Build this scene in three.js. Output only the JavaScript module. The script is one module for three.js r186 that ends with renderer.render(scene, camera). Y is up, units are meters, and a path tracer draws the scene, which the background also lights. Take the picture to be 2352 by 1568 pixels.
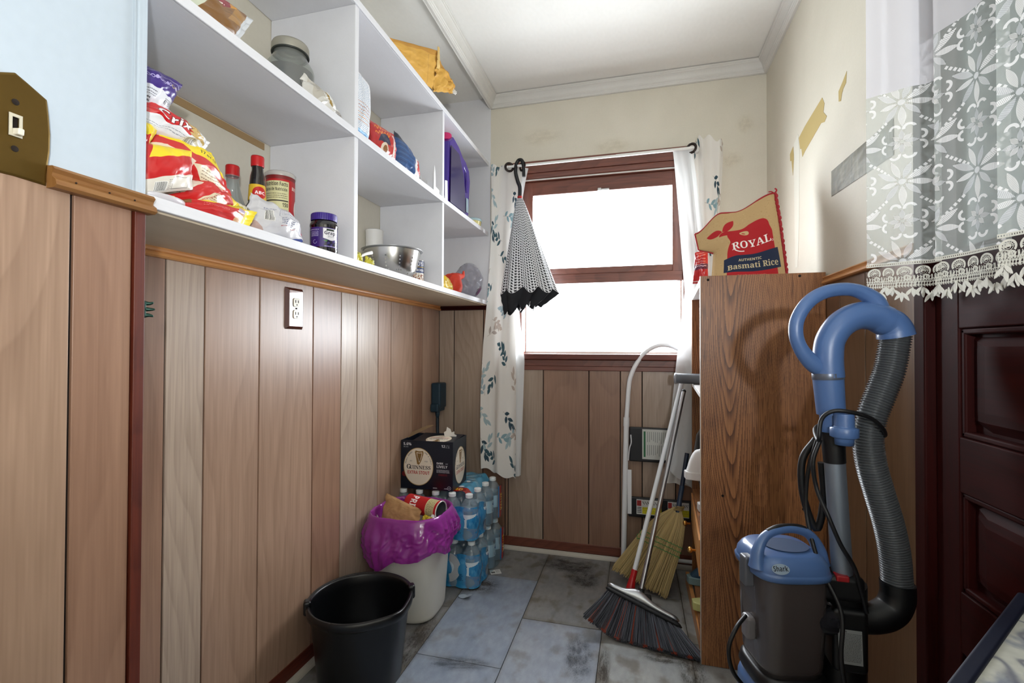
import * as THREE from 'three';
import { RoundedBoxGeometry } from 'three/addons/geometries/RoundedBoxGeometry.js';
import { mergeGeometries, mergeVertices, toCreasedNormals } from 'three/addons/utils/BufferGeometryUtils.js';
import { ImprovedNoise } from 'three/addons/math/ImprovedNoise.js';
import { RectAreaLightUniformsLib } from 'three/addons/lights/RectAreaLightUniformsLib.js';

// ---------------------------------------------------------------- camera, sky, lights, exposure
const scene = new THREE.Scene();
const camera = new THREE.PerspectiveCamera(71.59, 2352 / 1568, 0.02, 200);
camera.position.set(0, 1.1, 0);
camera.rotation.order = 'YXZ';
camera.rotation.set(0.012375, 0.25719, 0.003142);

scene.background = new THREE.Color(0.86, 0.93, 1.0);          // overcast daylight
scene.backgroundIntensity = 7;

const renderer = new THREE.WebGLRenderer({ antialias: true });
renderer.toneMapping = THREE.LinearToneMapping;
renderer.toneMappingExposure = 1.0;
renderer.shadowMap.enabled = true;

RectAreaLightUniformsLib.init();
const daylight = new THREE.RectAreaLight(new THREE.Color(0.90, 0.95, 1.0), 20, 0.8, 0.86);   // the daylight that comes in at the window
daylight.position.set(-0.19, 1.5, -2.66);
daylight.lookAt(-0.19, 1.4, 0);
scene.add(daylight);

// ---------------------------------------------------------------- helpers
let seed = 7;
function rnd() { seed = (seed * 1664525 + 1013904223) >>> 0; return seed / 4294967296; }
const R = (a, b) => a + (b - a) * rnd();
const V = (x, y, z) => new THREE.Vector3(x, y, z);
const PN = new ImprovedNoise();
const N = (x, y = 0, z = 0) => PN.noise(x, y, z);
function fbm(x, y, z = 0, o = 4) { let s = 0, a = 1, t = 0; for (let i = 0; i < o; i++) { s += a * N(x, y, z); t += a; a *= 0.5; x *= 2.03; y *= 2.03; z += 5.3; } return s / t; }
const clamp = (x, a = 0, b = 1) => Math.min(b, Math.max(a, x));
const lerp = (a, b, t) => a + (b - a) * t;
const sm = (x, a, b) => { const t = clamp((x - a) / (b - a)); return t * t * (3 - 2 * t); };

const used = {};
function numbered(n) { used[n] = (used[n] ?? -1) + 1; return used[n] ? `${n}_${String(used[n]).padStart(3, '0')}` : n; }
function shadows(o) { o.traverse((c) => { if (c.isMesh) { c.castShadow = true; c.receiveShadow = true; } }); return o; }
function thing(name, label, category, pos = [0, 0, 0], turn = 0, group) {
  const o = new THREE.Group(); o.name = numbered(name); o.position.set(...pos); o.rotation.y = turn;
  o.userData = { label, category }; if (group) o.userData.group = group;
  scene.add(o); return o;
}
function struct(name) { const o = new THREE.Group(); o.name = name; o.userData.kind = 'structure'; scene.add(o); return o; }
function part(name, geo, mat, parent, label) {
  const g = Array.isArray(geo) ? merge(geo) : geo;
  const m = new THREE.Mesh(g, mat); m.name = name; m.castShadow = m.receiveShadow = true;
  if (label) m.userData.label = label;
  parent.add(m); return m;
}
function merge(list) {
  return mergeGeometries(list.map((g) => { g = g.index ? g.toNonIndexed() : g.clone(); for (const k of Object.keys(g.attributes)) if (!['position', 'normal', 'uv'].includes(k)) g.deleteAttribute(k); if (!g.attributes.uv) g.setAttribute('uv', new THREE.BufferAttribute(new Float32Array(g.attributes.position.count * 2), 2)); return g; }));
}
const box = (x0, x1, y0, y1, z0, z1) => new THREE.BoxGeometry(x1 - x0, y1 - y0, z1 - z0).translate((x0 + x1) / 2, (y0 + y1) / 2, (z0 + z1) / 2);
function rbox(x0, x1, y0, y1, z0, z1, r = 0.003, s = 2) { return new RoundedBoxGeometry(x1 - x0, y1 - y0, z1 - z0, s, r).translate((x0 + x1) / 2, (y0 + y1) / 2, (z0 + z1) / 2); }
// uv in metres, projected from the dominant side of each face; grain runs along v. axis: which way the grain runs
function woodUV(g, grain = 'y', ou = 0, ov = 0, scale = 1) {
  g = g.index ? g.toNonIndexed() : g; const p = g.attributes.position, n = g.attributes.normal, uv = new Float32Array(p.count * 2);
  for (let i = 0; i < p.count; i += 3) {
    let nx = 0, ny = 0, nz = 0; for (let k = 0; k < 3; k++) { nx += Math.abs(n.getX(i + k)); ny += Math.abs(n.getY(i + k)); nz += Math.abs(n.getZ(i + k)); }
    const dom = nx >= ny && nx >= nz ? 'x' : ny >= nz ? 'y' : 'z';
    for (let k = 0; k < 3; k++) {
      const c = { x: p.getX(i + k), y: p.getY(i + k), z: p.getZ(i + k) };
      const rest = ['x', 'y', 'z'].filter((a) => a !== dom);
      let v = grain, u = rest.find((a) => a !== grain); if (!rest.includes(grain)) { v = rest[1]; u = rest[0]; }
      uv[(i + k) * 2] = (c[u] + ou) * scale; uv[(i + k) * 2 + 1] = (c[v] + ov) * scale;
    }
  }
  g.setAttribute('uv', new THREE.BufferAttribute(uv, 2)); return g;
}
function lathe(pts, seg = 40) { return new THREE.LatheGeometry(pts.map(([r, y]) => new THREE.Vector2(r, y)), seg); }
function grid(nu, nv, f, closeU = false) {            // surface from f(u, v) -> [x, y, z] (or Vector3), uv = (u, v)
  const pos = [], uv = [], idx = [];
  for (let j = 0; j <= nv; j++) for (let i = 0; i <= nu; i++) { const p = f(i / nu, j / nv); if (p.isVector3) pos.push(p.x, p.y, p.z); else pos.push(...p); uv.push(i / nu, j / nv); }
  for (let j = 0; j < nv; j++) for (let i = 0; i < nu; i++) { const a = j * (nu + 1) + i, b = a + 1, c = a + nu + 1, d = c + 1; idx.push(a, b, d, a, d, c); }
  const g = new THREE.BufferGeometry(); g.setAttribute('position', new THREE.Float32BufferAttribute(pos, 3)); g.setAttribute('uv', new THREE.Float32BufferAttribute(uv, 2)); g.setIndex(idx); g.computeVertexNormals();
  if (closeU) { const n = g.attributes.normal; for (let j = 0; j <= nv; j++) { const a = j * (nu + 1), b = a + nu; const v = V(n.getX(a) + n.getX(b), n.getY(a) + n.getY(b), n.getZ(a) + n.getZ(b)).normalize(); n.setXYZ(a, v.x, v.y, v.z); n.setXYZ(b, v.x, v.y, v.z); } }
  return g;
}
const curve = (pts, closed = false, t = 0.5) => new THREE.CatmullRomCurve3(pts.map((p) => (p.isVector3 ? p : V(...p))), closed, 'catmullrom', t);
// tube along points with a radius function and an optional squash of its section
function sweep(pts, rad, seg = 60, radial = 14, closed = false, caps = true, wide = 1) {
  const c = pts.isCurve || pts.getPoint ? pts : curve(pts, closed), fr = c.computeFrenetFrames(seg, closed), rf = typeof rad === 'function' ? rad : () => rad;
  const P = []; for (let i = 0; i <= seg; i++) P.push(c.getPointAt(i / seg));
  const g = grid(radial, seg, (u, v) => {
    const i = Math.round(v * seg), a = -u * Math.PI * 2, r = rf(v);
    return P[i].clone().addScaledVector(fr.normals[i], Math.cos(a) * r * wide).addScaledVector(fr.binormals[i], Math.sin(a) * r);
  }, true);
  if (!caps || closed) return g;
  const ends = [0, seg].map((i) => { const s = new THREE.CircleGeometry(rf(i / seg), radial); const m = new THREE.Matrix4().makeBasis(fr.normals[i], fr.binormals[i], fr.tangents[i]); if (i === 0) s.rotateY(Math.PI); s.scale(wide, 1, 1); s.applyMatrix4(m).translate(P[i].x, P[i].y, P[i].z); return s; });
  return merge([g, ...ends]);
}
function rod(a, b, r0, r1 = r0, radial = 16) {
  a = V(...a); b = V(...b); const d = b.clone().sub(a), g = new THREE.CylinderGeometry(r1, r0, d.length(), radial, 1);
  g.translate(0, d.length() / 2, 0).applyQuaternion(new THREE.Quaternion().setFromUnitVectors(V(0, 1, 0), d.clone().normalize())).translate(a.x, a.y, a.z); return g;
}
function extr(pts, depth, bevel = 0, holes = []) {     // outline in x, y; thickness along +z
  const s = new THREE.Shape(pts.map(([x, y]) => new THREE.Vector2(x, y)));
  for (const h of holes) s.holes.push(new THREE.Path(h.map(([x, y]) => new THREE.Vector2(x, y))));
  return new THREE.ExtrudeGeometry(s, { depth, bevelEnabled: bevel > 0, bevelSize: bevel, bevelThickness: bevel, bevelSegments: 2, curveSegments: 12 });
}
// ---------------------------------------------------------------- materials
const M = (o) => new THREE.MeshPhysicalMaterial(o);
const std = (color, roughness = 0.6, o = {}) => new THREE.MeshPhysicalMaterial({ color, roughness, ...o });
function dataTex(w, h, f, srgb = true, rep) {
  const d = new Uint8Array(w * h * 4);
  for (let y = 0; y < h; y++) for (let x = 0; x < w; x++) { const c = f(x / w, y / h), i = (y * w + x) * 4; d[i] = clamp(c[0], 0, 255); d[i + 1] = clamp(c[1], 0, 255); d[i + 2] = clamp(c[2], 0, 255); d[i + 3] = 255; }
  const t = new THREE.DataTexture(d, w, h); t.colorSpace = srgb ? THREE.SRGBColorSpace : THREE.NoColorSpace; t.magFilter = t.minFilter = THREE.LinearFilter; t.wrapS = t.wrapT = THREE.MirroredRepeatWrapping;
  if (rep) t.repeat.set(rep[0], rep[1]); t.needsUpdate = true; return t;
}
function canvasTex(w, h, draw, srgb = true) {
  const c = document.createElement('canvas'); c.width = w; c.height = h; const x = c.getContext('2d'); draw(x, w, h);
  const t = new THREE.CanvasTexture(c); t.colorSpace = srgb ? THREE.SRGBColorSpace : THREE.NoColorSpace; t.magFilter = THREE.LinearFilter; return t;
}
const mix3 = (a, b, t) => [lerp(a[0], b[0], t), lerp(a[1], b[1], t), lerp(a[2], b[2], t)];
// flat-sawn veneer: contour lines of a stretched noise; 1 texture = 1.6 m high x 1.2 m wide
function woodTex(light, dark, s, ringK, contrast, fibre, w = 1024, h = 1024) {
  return dataTex(w, h, (u, v) => {
    const X = u * 1.2, Y = v * 1.6;
    const f = X * 9 + 2.2 * N(X * 3.2 + s, Y * 0.75, s) + 0.7 * N(X * 7, Y * 1.9 + s, 3.1) + 0.10 * N(X * 26, Y * 7, s);
    const r = f * ringK - Math.floor(f * ringK), ring = Math.pow(r, 2.2) * (1 - sm(r, 0.9, 1));
    const fi = fbm(X * 170 + s, Y * 5, s, 2), fi2 = N(X * 420, Y * 11, s * 2), blotch = fbm(X * 3, Y * 2.2, s + 9, 3);
    let t = clamp(0.25 + contrast * (ring - 0.35) + fibre * fi + fibre * 0.5 * fi2 + 0.35 * blotch);
    return mix3(light, dark, t);
  });
}
// oak veneer: nested cathedral arches with dark open pores
function oakTex() {
  return dataTex(1024, 1024, (u, v) => {
    const X = u * 1.2, Y = v * 1.6, x = X - 0.40 - 0.02 * Math.sin(Y * 4) - 0.012 * N(X * 4, Y * 2.5, 1), ax = Math.abs(x);
    const f = Y * 5.4 - 1250 * ax * ax / (1 + 11 * ax) + 0.55 * N(X * 5, Y * 1.3, 7) + 0.10 * N(X * 34, Y * 5, 2) + 0.45 * N(Y * 3.1 - 60 * ax * ax, X * 2, 12);
    const r = f * 2.0 - Math.floor(f * 2.0), ring = Math.pow(r, 2.6), pore = Math.max(0, N(X * 330, Y * 13, 4) + 0.55 * N(X * 640, Y * 22, 8)), fi = fbm(X * 120, Y * 3.4, 5, 2);
    return mix3([176, 120, 74], [82, 47, 25], clamp(0.14 + 0.72 * ring * (0.55 + 0.5 * sm(0.3 - ax, 0, 0.3)) + 0.62 * pore + 0.30 * fi + 0.28 * fbm(X * 3, Y * 2, 9, 3)));
  });
}
const TX = {
  birchA: woodTex([188, 167, 148], [130, 108, 91], 1.7, 2.1, 0.24, 0.26),
  birchB: woodTex([183, 157, 136], [126, 100, 83], 5.2, 1.5, 0.22, 0.24),
  oak: oakTex(),
  pine: woodTex([206, 146, 86], [166, 104, 52], 3.3, 3.2, 0.5, 0.3, 512, 512),
  red: woodTex([118, 66, 50], [76, 38, 28], 6.6, 3.4, 0.4, 0.5, 512, 512),
};
for (const k of ['birchA', 'birchB', 'oak', 'pine', 'red']) TX[k].repeat.set(1 / 1.2, 1 / 1.6);
const plankMats = [
  M({ map: TX.birchA, color: '#ffffff', roughness: 0.36, clearcoat: 0.25, clearcoatRoughness: 0.3 }),
  M({ map: TX.birchB, color: '#fdf3ee', roughness: 0.36, clearcoat: 0.25, clearcoatRoughness: 0.3 }),
  M({ map: TX.birchA, color: '#ecdcd2', roughness: 0.38, clearcoat: 0.25, clearcoatRoughness: 0.3 }),
  M({ map: TX.birchB, color: '#e6d2c8', roughness: 0.38, clearcoat: 0.25, clearcoatRoughness: 0.3 }),
];
const plaster = (c, s, amp = 6) => dataTex(512, 512, (u, v) => { const t = fbm(u * 6, v * 6, s, 4) * amp + N(u * 160, v * 160, s) * 2.2; return [c[0] + t, c[1] + t, c[2] + t * 1.1]; });
const plasterBump = dataTex(512, 512, (u, v) => { const t = 128 + 70 * fbm(u * 60, v * 60, 2, 3); return [t, t, t]; }, false);
const MT = {
  white: M({ map: plaster([192, 204, 215], 1), roughness: 0.55, bumpMap: plasterBump, bumpScale: 0.0006 }),
  shelf: M({ map: plaster([224, 224, 228], 4, 4), roughness: 0.42, bumpMap: plasterBump, bumpScale: 0.0004 }),
  shelfRaw: M({ map: plaster([206, 190, 164], 12, 9), roughness: 0.5 }),
  cream: M({ map: plaster([216, 210, 194], 8, 7), roughness: 0.6, bumpMap: plasterBump, bumpScale: 0.0006 }),
  ceil: M({ map: plaster([238, 237, 232], 3, 5), roughness: 0.75, bumpMap: plasterBump, bumpScale: 0.0005 }),
  groove: std('#1d120c', 0.9),
  crown: M({ map: plaster([214, 212, 206], 21, 9), roughness: 0.5 }),
  pine: M({ map: TX.pine, roughness: 0.42, clearcoat: 0.3, clearcoatRoughness: 0.35 }),
  pineDark: M({ map: TX.pine, color: '#b4b4ae', roughness: 0.45 }),
  red: M({ map: TX.red, roughness: 0.4, clearcoat: 0.2 }),
  redDark: M({ map: TX.red, color: '#701e0c', roughness: 0.6, specularIntensity: 0.35 }),
  trimBrown: M({ map: TX.red, color: '#d8a890', roughness: 0.5 }),
  oak: M({ map: TX.oak, roughness: 0.42 }),
  quarter: std('#b9b4aa', 0.6),
  outside: std('#b8bcb8', 0.9),
  black: std('#0a0b0d', 0.45),
  steel: M({ color: '#c9cacb', metalness: 1, roughness: 0.28 }),
  brass: M({ color: '#7a6230', metalness: 0.8, roughness: 0.48, map: plaster([225, 220, 205], 31, 40) }),
  gold: M({ color: '#d8a65a', metalness: 1, roughness: 0.25 }),
};
// ---------------------------------------------------------------- the room
const XL = -1.103, XF = -0.808, XR = 0.613, ZB = -2.53, ZA = -0.61, YC = 2.5, ZR = 1.3;
function planks(parent, plane, cuts, y0, y1, at, dir, mats = plankMats, k0 = 0) {   // grooved boards on a wall; plane 'x' or 'z'; dir = side that faces the room
  for (let i = 0; i < cuts.length - 1; i++) {
    const a = cuts[i] + 0.0024, b = cuts[i + 1] - 0.0024, t0 = Math.min(at, at + dir * 0.006), t1 = Math.max(at, at + dir * 0.006);
    let g = plane === 'x' ? rbox(t0, t1, y0, y1, a, b, 0.0012, 1) : rbox(a, b, y0, y1, t0, t1, 0.0012, 1);
    part('plank', woodUV(g, 'y', R(0, 5), R(0, 5)), mats[(i * 7 + k0 + Math.floor(R(0, 2))) % mats.length], parent);
  }
}
const floor = struct('floor');
part('subfloor', box(-1.25, 0.75, -0.1, -0.006, -2.66, 1.42), std('#4a463f', 0.9), floor);
{
  const tileTex = (base, s, dirt) => dataTex(512, 512, (u, v) => {
    const n = fbm(u * 3, v * 5, s, 5), n2 = fbm(u * 14, v * 14, s + 3, 3), sp = N(u * 120, v * 120, s);
    let c = mix3(base, [base[0] * 1.13, base[1] * 1.1, base[2] * 1.06], clamp(0.5 + n * 1.2)); c = c.map((q) => q + n2 * 16 + sp * 4);
    const e = Math.min(u, 1 - u, v, 1 - v), d = dirt * clamp(sm(fbm(u * 4 + 9, v * 6, s + 7, 4), 0.02, 0.42) * 0.8 + (1 - sm(e, 0, 0.05)) * 0.35);
    return mix3(c, [92, 84, 72], clamp(d));
  });
  const tm = [[[130, 141, 158], 1, 0.35], [[134, 143, 157], 4, 0.5], [[138, 142, 143], 7, 0.75], [[120, 122, 124], 11, 0.9]].map(([b, s, d]) => { const t = tileTex(b, s, d); t.wrapS = t.wrapT = THREE.ClampToEdgeWrapping; return M({ map: t, roughness: 0.5, bumpMap: plasterBump, bumpScale: 0.0004 }); });
  const cols = [[-1.103, -0.766, -1.887, 3], [-0.766, -0.45, -1.573, 0], [-0.45, -0.13, -1.887, 1], [-0.13, 0.19, -1.573, 2], [0.19, 0.508, -1.887, 2], [0.508, 0.613, -1.573, 3]];
  cols.forEach(([x0, x1, zj, mi], c) => {
    for (let k = -2; k < 5; k++) {
      const z0 = Math.max(zj - 0.63 * (2 - k) + 0.63, ZB), z1 = Math.min(zj - 0.63 * (2 - k) + 1.26, ZR); if (z1 - z0 < 0.02) continue;
      const gx = 0.0012, top = -R(0, 0.0008);
      const g = rbox(x0 + gx, x1 - gx, -0.006, top, z0 + gx, z1 - gx, 0.001, 1); const p = g.attributes.position, uv = g.attributes.uv;
      const flip = rnd() > 0.5; for (let i = 0; i < p.count; i++) uv.setXY(i, (flip ? x1 - p.getX(i) : p.getX(i) - x0) / 0.3175, (p.getZ(i) - z0) / 0.63);
      let m = mi; if (c === 1 && z1 < -2.1) m = 3; if (c === 2 && z1 < -1.8) m = 3; if (c === 3 && z1 < -1.9) m = 3;
      part('tile', g, tm[m], floor);
    }
  });
}
const ceiling = struct('ceiling');
part('plaster', box(-1.25, 0.75, YC, YC + 0.1, -2.66, 1.42), MT.ceil, ceiling);

// left: alcove wall behind the shelves
const wallL = struct('wall_left');
part('plaster', box(-1.25, XL, 0, YC, -2.66, ZA), MT.cream, wallL);
part('backing', box(XL, XL + 0.001, 0, 1.32, ZB, ZA), MT.groove, wallL);
planks(wallL, 'x', [-0.625, -0.7, -0.889, -0.996, -1.183, -1.427, -1.59, -1.698, -1.86, -1.972, -2.193, -2.305, -2.524].reverse(), 0.03, 1.315, XL + 0.001, 1);
// left: the wall in front of the alcove
const wallF = struct('wall_left_front');
part('plaster', box(-1.25, XF - 0.001, 0, YC, ZA, 1.42), MT.white, wallF);
part('backing', box(XF - 0.001, XF, 0, 1.33, ZA + 0.016, ZR), MT.groove, wallF);
planks(wallF, 'x', [1.3, 0.9, 0.5, 0.2, -0.1, -0.33, -0.506, -0.593].reverse(), 0.03, 1.33, XF, 1, plankMats, 2);
const edge = struct('trim_1');
part('corner_strip', woodUV(rbox(XF - 0.012, XF + 0.009, 0.06, 1.33, -0.612, -0.594, 0.002), 'y', 1, 1), MT.trimBrown, edge);
const bead = struct('trim_2');
part('white_strip', [rbox(XF - 0.012, XF + 0.006, 1.335, YC, -0.614, -0.598, 0.003), rbox(XF - 0.004, XF + 0.003, 1.34, YC, -0.6, -0.594, 0.002)], MT.white, bead);
// moulded rails: profile is (out from the wall, height)
function railProfile(h, d) { return [[0, 0], [d * 0.75, 0.0], [d, h * 0.12], [d * 0.9, h * 0.35], [d * 0.55, h * 0.52], [d * 0.62, h * 0.66], [d * 0.8, h * 0.82], [d * 0.62, h * 0.96], [0, h]]; }
function runX(profile, z0, z1, x, y, sx = 1) { const g = extr(profile, z1 - z0); g.scale(sx, 1, 1); if (sx < 0) flip(g); g.translate(x, y, z0); return g; }
function runZ(profile, x0, x1, z, y) { const g = extr(profile, x1 - x0); g.rotateY(-Math.PI / 2); g.translate(x1, y, z); return g; }
function flip(g) { const p = g.attributes; for (const k of Object.keys(p)) { const a = p[k], n = a.itemSize, d = a.array; for (let i = 0; i < a.count; i += 3) for (let c = 0; c < n; c++) { const t = d[(i + 1) * n + c]; d[(i + 1) * n + c] = d[(i + 2) * n + c]; d[(i + 2) * n + c] = t; } } g.computeVertexNormals(); return g; }
const rail1 = struct('trim_3');
part('chair_rail', woodUV(runX(railProfile(0.032, 0.022), -0.618, -0.474, XF + 0.004, 1.322), 'z', 2, 1), MT.pineDark, rail1);
part('chair_rail', woodUV(runX(railProfile(0.032, 0.022), -0.398, ZR, XF + 0.004, 1.322), 'z', 2, 1), MT.pineDark, rail1);
for (const z of [-0.5, -0.545, -0.583]) part('nail', new THREE.SphereGeometry(0.0014, 8, 6).translate(XF + 0.0225, 1.336, z), MT.groove, rail1);
const rail2 = struct('trim_4');
part('chair_rail', woodUV(runX(railProfile(0.03, 0.018), ZB, ZA, XL + 0.006, 1.309), 'z', 0.4, 2), MT.pine, rail2);
part('chair_rail', woodUV(runZ(railProfile(0.03, 0.016), XL, -0.80, ZB + 0.006, 1.309), 'x', 0.4, 2), MT.redDark, rail2);

// back wall with the window opening
const wallB = struct('wall_back');
const WX0 = -0.64, WX1 = 0.262, WY0 = 1.05, WY1 = 2.06;
part('plaster', extr([[-1.25, 0], [0.75, 0], [0.75, YC], [-1.25, YC]], 0.13, 0, [[[WX0, WY0], [WX0, WY1], [WX1, WY1], [WX1, WY0]]]).translate(0, 0, ZB - 0.13), MT.cream, wallB);
part('backing', box(XL, XR, 0, 0.99, ZB, ZB + 0.001), MT.groove, wallB);
part('backing', box(XL, -0.70, 0.99, 1.31, ZB, ZB + 0.001), MT.groove, wallB);
part('end_panel', box(XL + 0.001, -0.792, 1.34, YC, ZB, ZB + 0.006), MT.shelf, wallB);
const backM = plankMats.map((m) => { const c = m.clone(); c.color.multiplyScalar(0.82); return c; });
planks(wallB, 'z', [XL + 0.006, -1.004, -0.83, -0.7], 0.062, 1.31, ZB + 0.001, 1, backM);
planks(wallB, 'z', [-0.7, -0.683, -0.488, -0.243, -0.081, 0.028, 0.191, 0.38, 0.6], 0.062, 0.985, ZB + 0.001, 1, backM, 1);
const base1 = struct('baseboard_back');
part('board', woodUV(rbox(XL, XR, 0.02, 0.066, ZB, ZB + 0.012, 0.002), 'x', 1, 3), MT.red, base1);
const quarter = (z0, x0, x1) => runZ([[0, 0], [0.018, 0], [0.0166, 0.0075], [0.0127, 0.0132], [0.007, 0.0172], [0, 0.0185]], x0, x1, z0, 0);
part('quarter_round', quarter(ZB + 0.012, XL, XR), MT.quarter, base1);
const base2 = struct('baseboard_left');
part('board', woodUV(rbox(XL, XL + 0.011, 0.012, 0.066, ZB, ZA, 0.002), 'z', 1, 3), MT.trimBrown, base2);
part('quarter_round', runX([[0, 0], [0.018, 0], [0.0166, 0.0075], [0.0127, 0.0132], [0.007, 0.0172], [0, 0.0185]], ZB, ZA, XL + 0.011, 0), MT.quarter, base2);
const base3 = struct('baseboard_left_front');
part('board', woodUV(rbox(XF + 0.006, XF + 0.014, 0.0, 0.06, -0.592, ZR, 0.002), 'z', 1, 3), MT.trimBrown, base3);

// right wall with its rail, and the door
const wallR = struct('wall_right');
part('plaster', extr([[-2.66, 0], [-1.235, 0], [-1.235, 2.09], [-0.33, 2.09], [-0.33, 0], [1.42, 0], [1.42, YC], [-2.66, YC]], 0.137).rotateY(-Math.PI / 2).translate(0.75, 0, 0), MT.cream, wallR);
part('door_backing', box(0.70, 0.75, 0, 2.09, -1.235, -0.33), MT.groove, wallR);
part('backing', box(XR - 0.001, XR, 0, 1.32, ZB, -1.25), MT.groove, wallR);
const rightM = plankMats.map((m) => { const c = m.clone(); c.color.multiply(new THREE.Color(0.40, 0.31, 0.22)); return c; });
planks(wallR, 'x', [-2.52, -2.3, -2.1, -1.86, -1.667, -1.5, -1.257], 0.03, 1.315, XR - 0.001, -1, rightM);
const rail3 = struct('trim_5');
part('chair_rail', woodUV(runX(railProfile(0.026, 0.016), ZB, -1.254, XR - 0.006, 1.311, -1), 'z', 2, 0), MT.pine, rail3);

// crown moulding: reeded flat boards leaning between wall and ceiling
function crownProfile(w, h) { const p = [[0, 0]]; p.push([0.007, 0]); const n = 30; for (let i = 0; i <= n; i++) { const t = i / n; let r = 0.006; if (t < 0.34 || t > 0.72) r += 0.0022 * Math.abs(Math.sin(t * 26)); else r -= 0.002 * Math.sin((t - 0.34) / 0.38 * Math.PI); const x = t * w, y = t * h, nx = h / Math.hypot(w, h), ny = -w / Math.hypot(w, h); p.push([0.004 + x + nx * r, y + ny * r + 0.003]); } p.push([w, h]); p.push([0, h]); return p; }
const crown = crownProfile(0.036, 0.062);
for (const [n, g] of [['trim_6', runZ(crown, -0.79, XR, ZB, YC - 0.064)], ['trim_7', runX(crown, ZB, 1.3, XR, YC - 0.064, -1)], ['trim_8', runX(crown, ZB, 1.3, -0.792, YC - 0.064)]]) part('crown_moulding', g, MT.crown, struct(n));
const header = struct('trim_9');
part('header_board', box(-0.797, -0.7915, YC - 0.064, YC, ZB, ZA), MT.ceil, header);

// wall behind the camera
const wallK = struct('wall_rear');
part('plaster', box(-1.25, 0.75, 0, YC, ZR, 1.42), MT.cream, wallK);

// outdoors
const ground = struct('outdoor_ground');
part('concrete', box(-30, 30, -0.6, -0.4, -60, -2.7), MT.outside, ground);

// window
const win = struct('window_1');
{
  const z = ZB, wd = (g, ax, k = 0) => woodUV(g, ax, R(0, 3), R(0, 3) + k);
  part('head_casing', [wd(rbox(-0.70, 0.33, 2.05, 2.115, z, z + 0.02, 0.003), 'x'), wd(rbox(-0.69, 0.32, 2.022, 2.05, z, z + 0.014, 0.003), 'x')], MT.red, win);
  part('side_casing', wd(rbox(-0.70, -0.632, 1.04, 2.05, z, z + 0.018, 0.004), 'y'), MT.red, win);
  part('side_casing', wd(rbox(0.254, 0.33, 1.04, 2.05, z, z + 0.018, 0.004), 'y'), MT.red, win);
  part('jamb', [wd(rbox(-0.642, -0.61, 1.05, 2.06, z - 0.13, z + 0.004, 0.002), 'y'), wd(rbox(0.228, 0.262, 1.05, 2.06, z - 0.13, z + 0.004, 0.002), 'y'), wd(rbox(-0.642, 0.262, 2.01, 2.06, z - 0.13, z + 0.004, 0.002), 'x')], MT.red, win);
  part('sill', wd(rbox(-0.70, 0.33, 1.036, 1.066, z - 0.13, z + 0.05, 0.005), 'x'), MT.trimBrown, win);
  part('apron', [wd(rbox(-0.69, 0.32, 0.978, 1.036, z, z + 0.016, 0.003), 'x'), wd(rbox(-0.69, 0.32, 1.0, 1.036, z, z + 0.021, 0.004), 'x')], MT.red, win);
  const sash = part('sash', [wd(rbox(-0.61, -0.553, 1.445, 2.01, z - 0.045, z - 0.012, 0.004), 'y'), wd(rbox(0.178, 0.228, 1.445, 2.01, z - 0.045, z - 0.012, 0.004), 'y'), wd(rbox(-0.61, 0.228, 1.935, 2.01, z - 0.046, z - 0.013, 0.004), 'x'), wd(rbox(-0.61, 0.228, 1.445, 1.495, z - 0.046, z - 0.01, 0.004), 'x'), wd(rbox(-0.6, 0.22, 1.495, 1.53, z - 0.042, z - 0.02, 0.004), 'x')], MT.red, win);
  const glass = M({ color: '#ffffff', transmission: 1, thickness: 0, roughness: 0.0 });
  part('pane', box(-0.56, 0.185, 1.525, 1.94, z - 0.03, z - 0.027), glass, sash);
  part('latch', [rod([-0.19, 1.94, z - 0.012], [-0.14, 1.94, z - 0.012], 0.005), rbox(-0.2, -0.18, 1.934, 1.948, z - 0.013, z - 0.004, 0.003)], MT.steel, sash);
  part('weather_strip', rbox(-0.6, 0.22, 2.012, 2.02, z - 0.05, z + 0.006, 0.002), MT.crown, win);
  part('outer_frame', [rbox(-0.622, -0.605, 1.06, 2.02, z - 0.11, z - 0.09, 0.002), rbox(0.222, 0.24, 1.06, 2.02, z - 0.11, z - 0.09, 0.002), rbox(-0.62, 0.24, 1.495, 1.52, z - 0.112, z - 0.09, 0.002), rbox(-0.62, 0.24, 1.06, 1.078, z - 0.112, z - 0.09, 0.002)], MT.crown, win);
  part('pane', box(-0.61, 0.23, 1.07, 1.5, z - 0.102, z - 0.099), glass, win);
  part('pane', box(-0.61, 0.23, 1.51, 2.01, z - 0.102, z - 0.099), glass, win);
}
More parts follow.
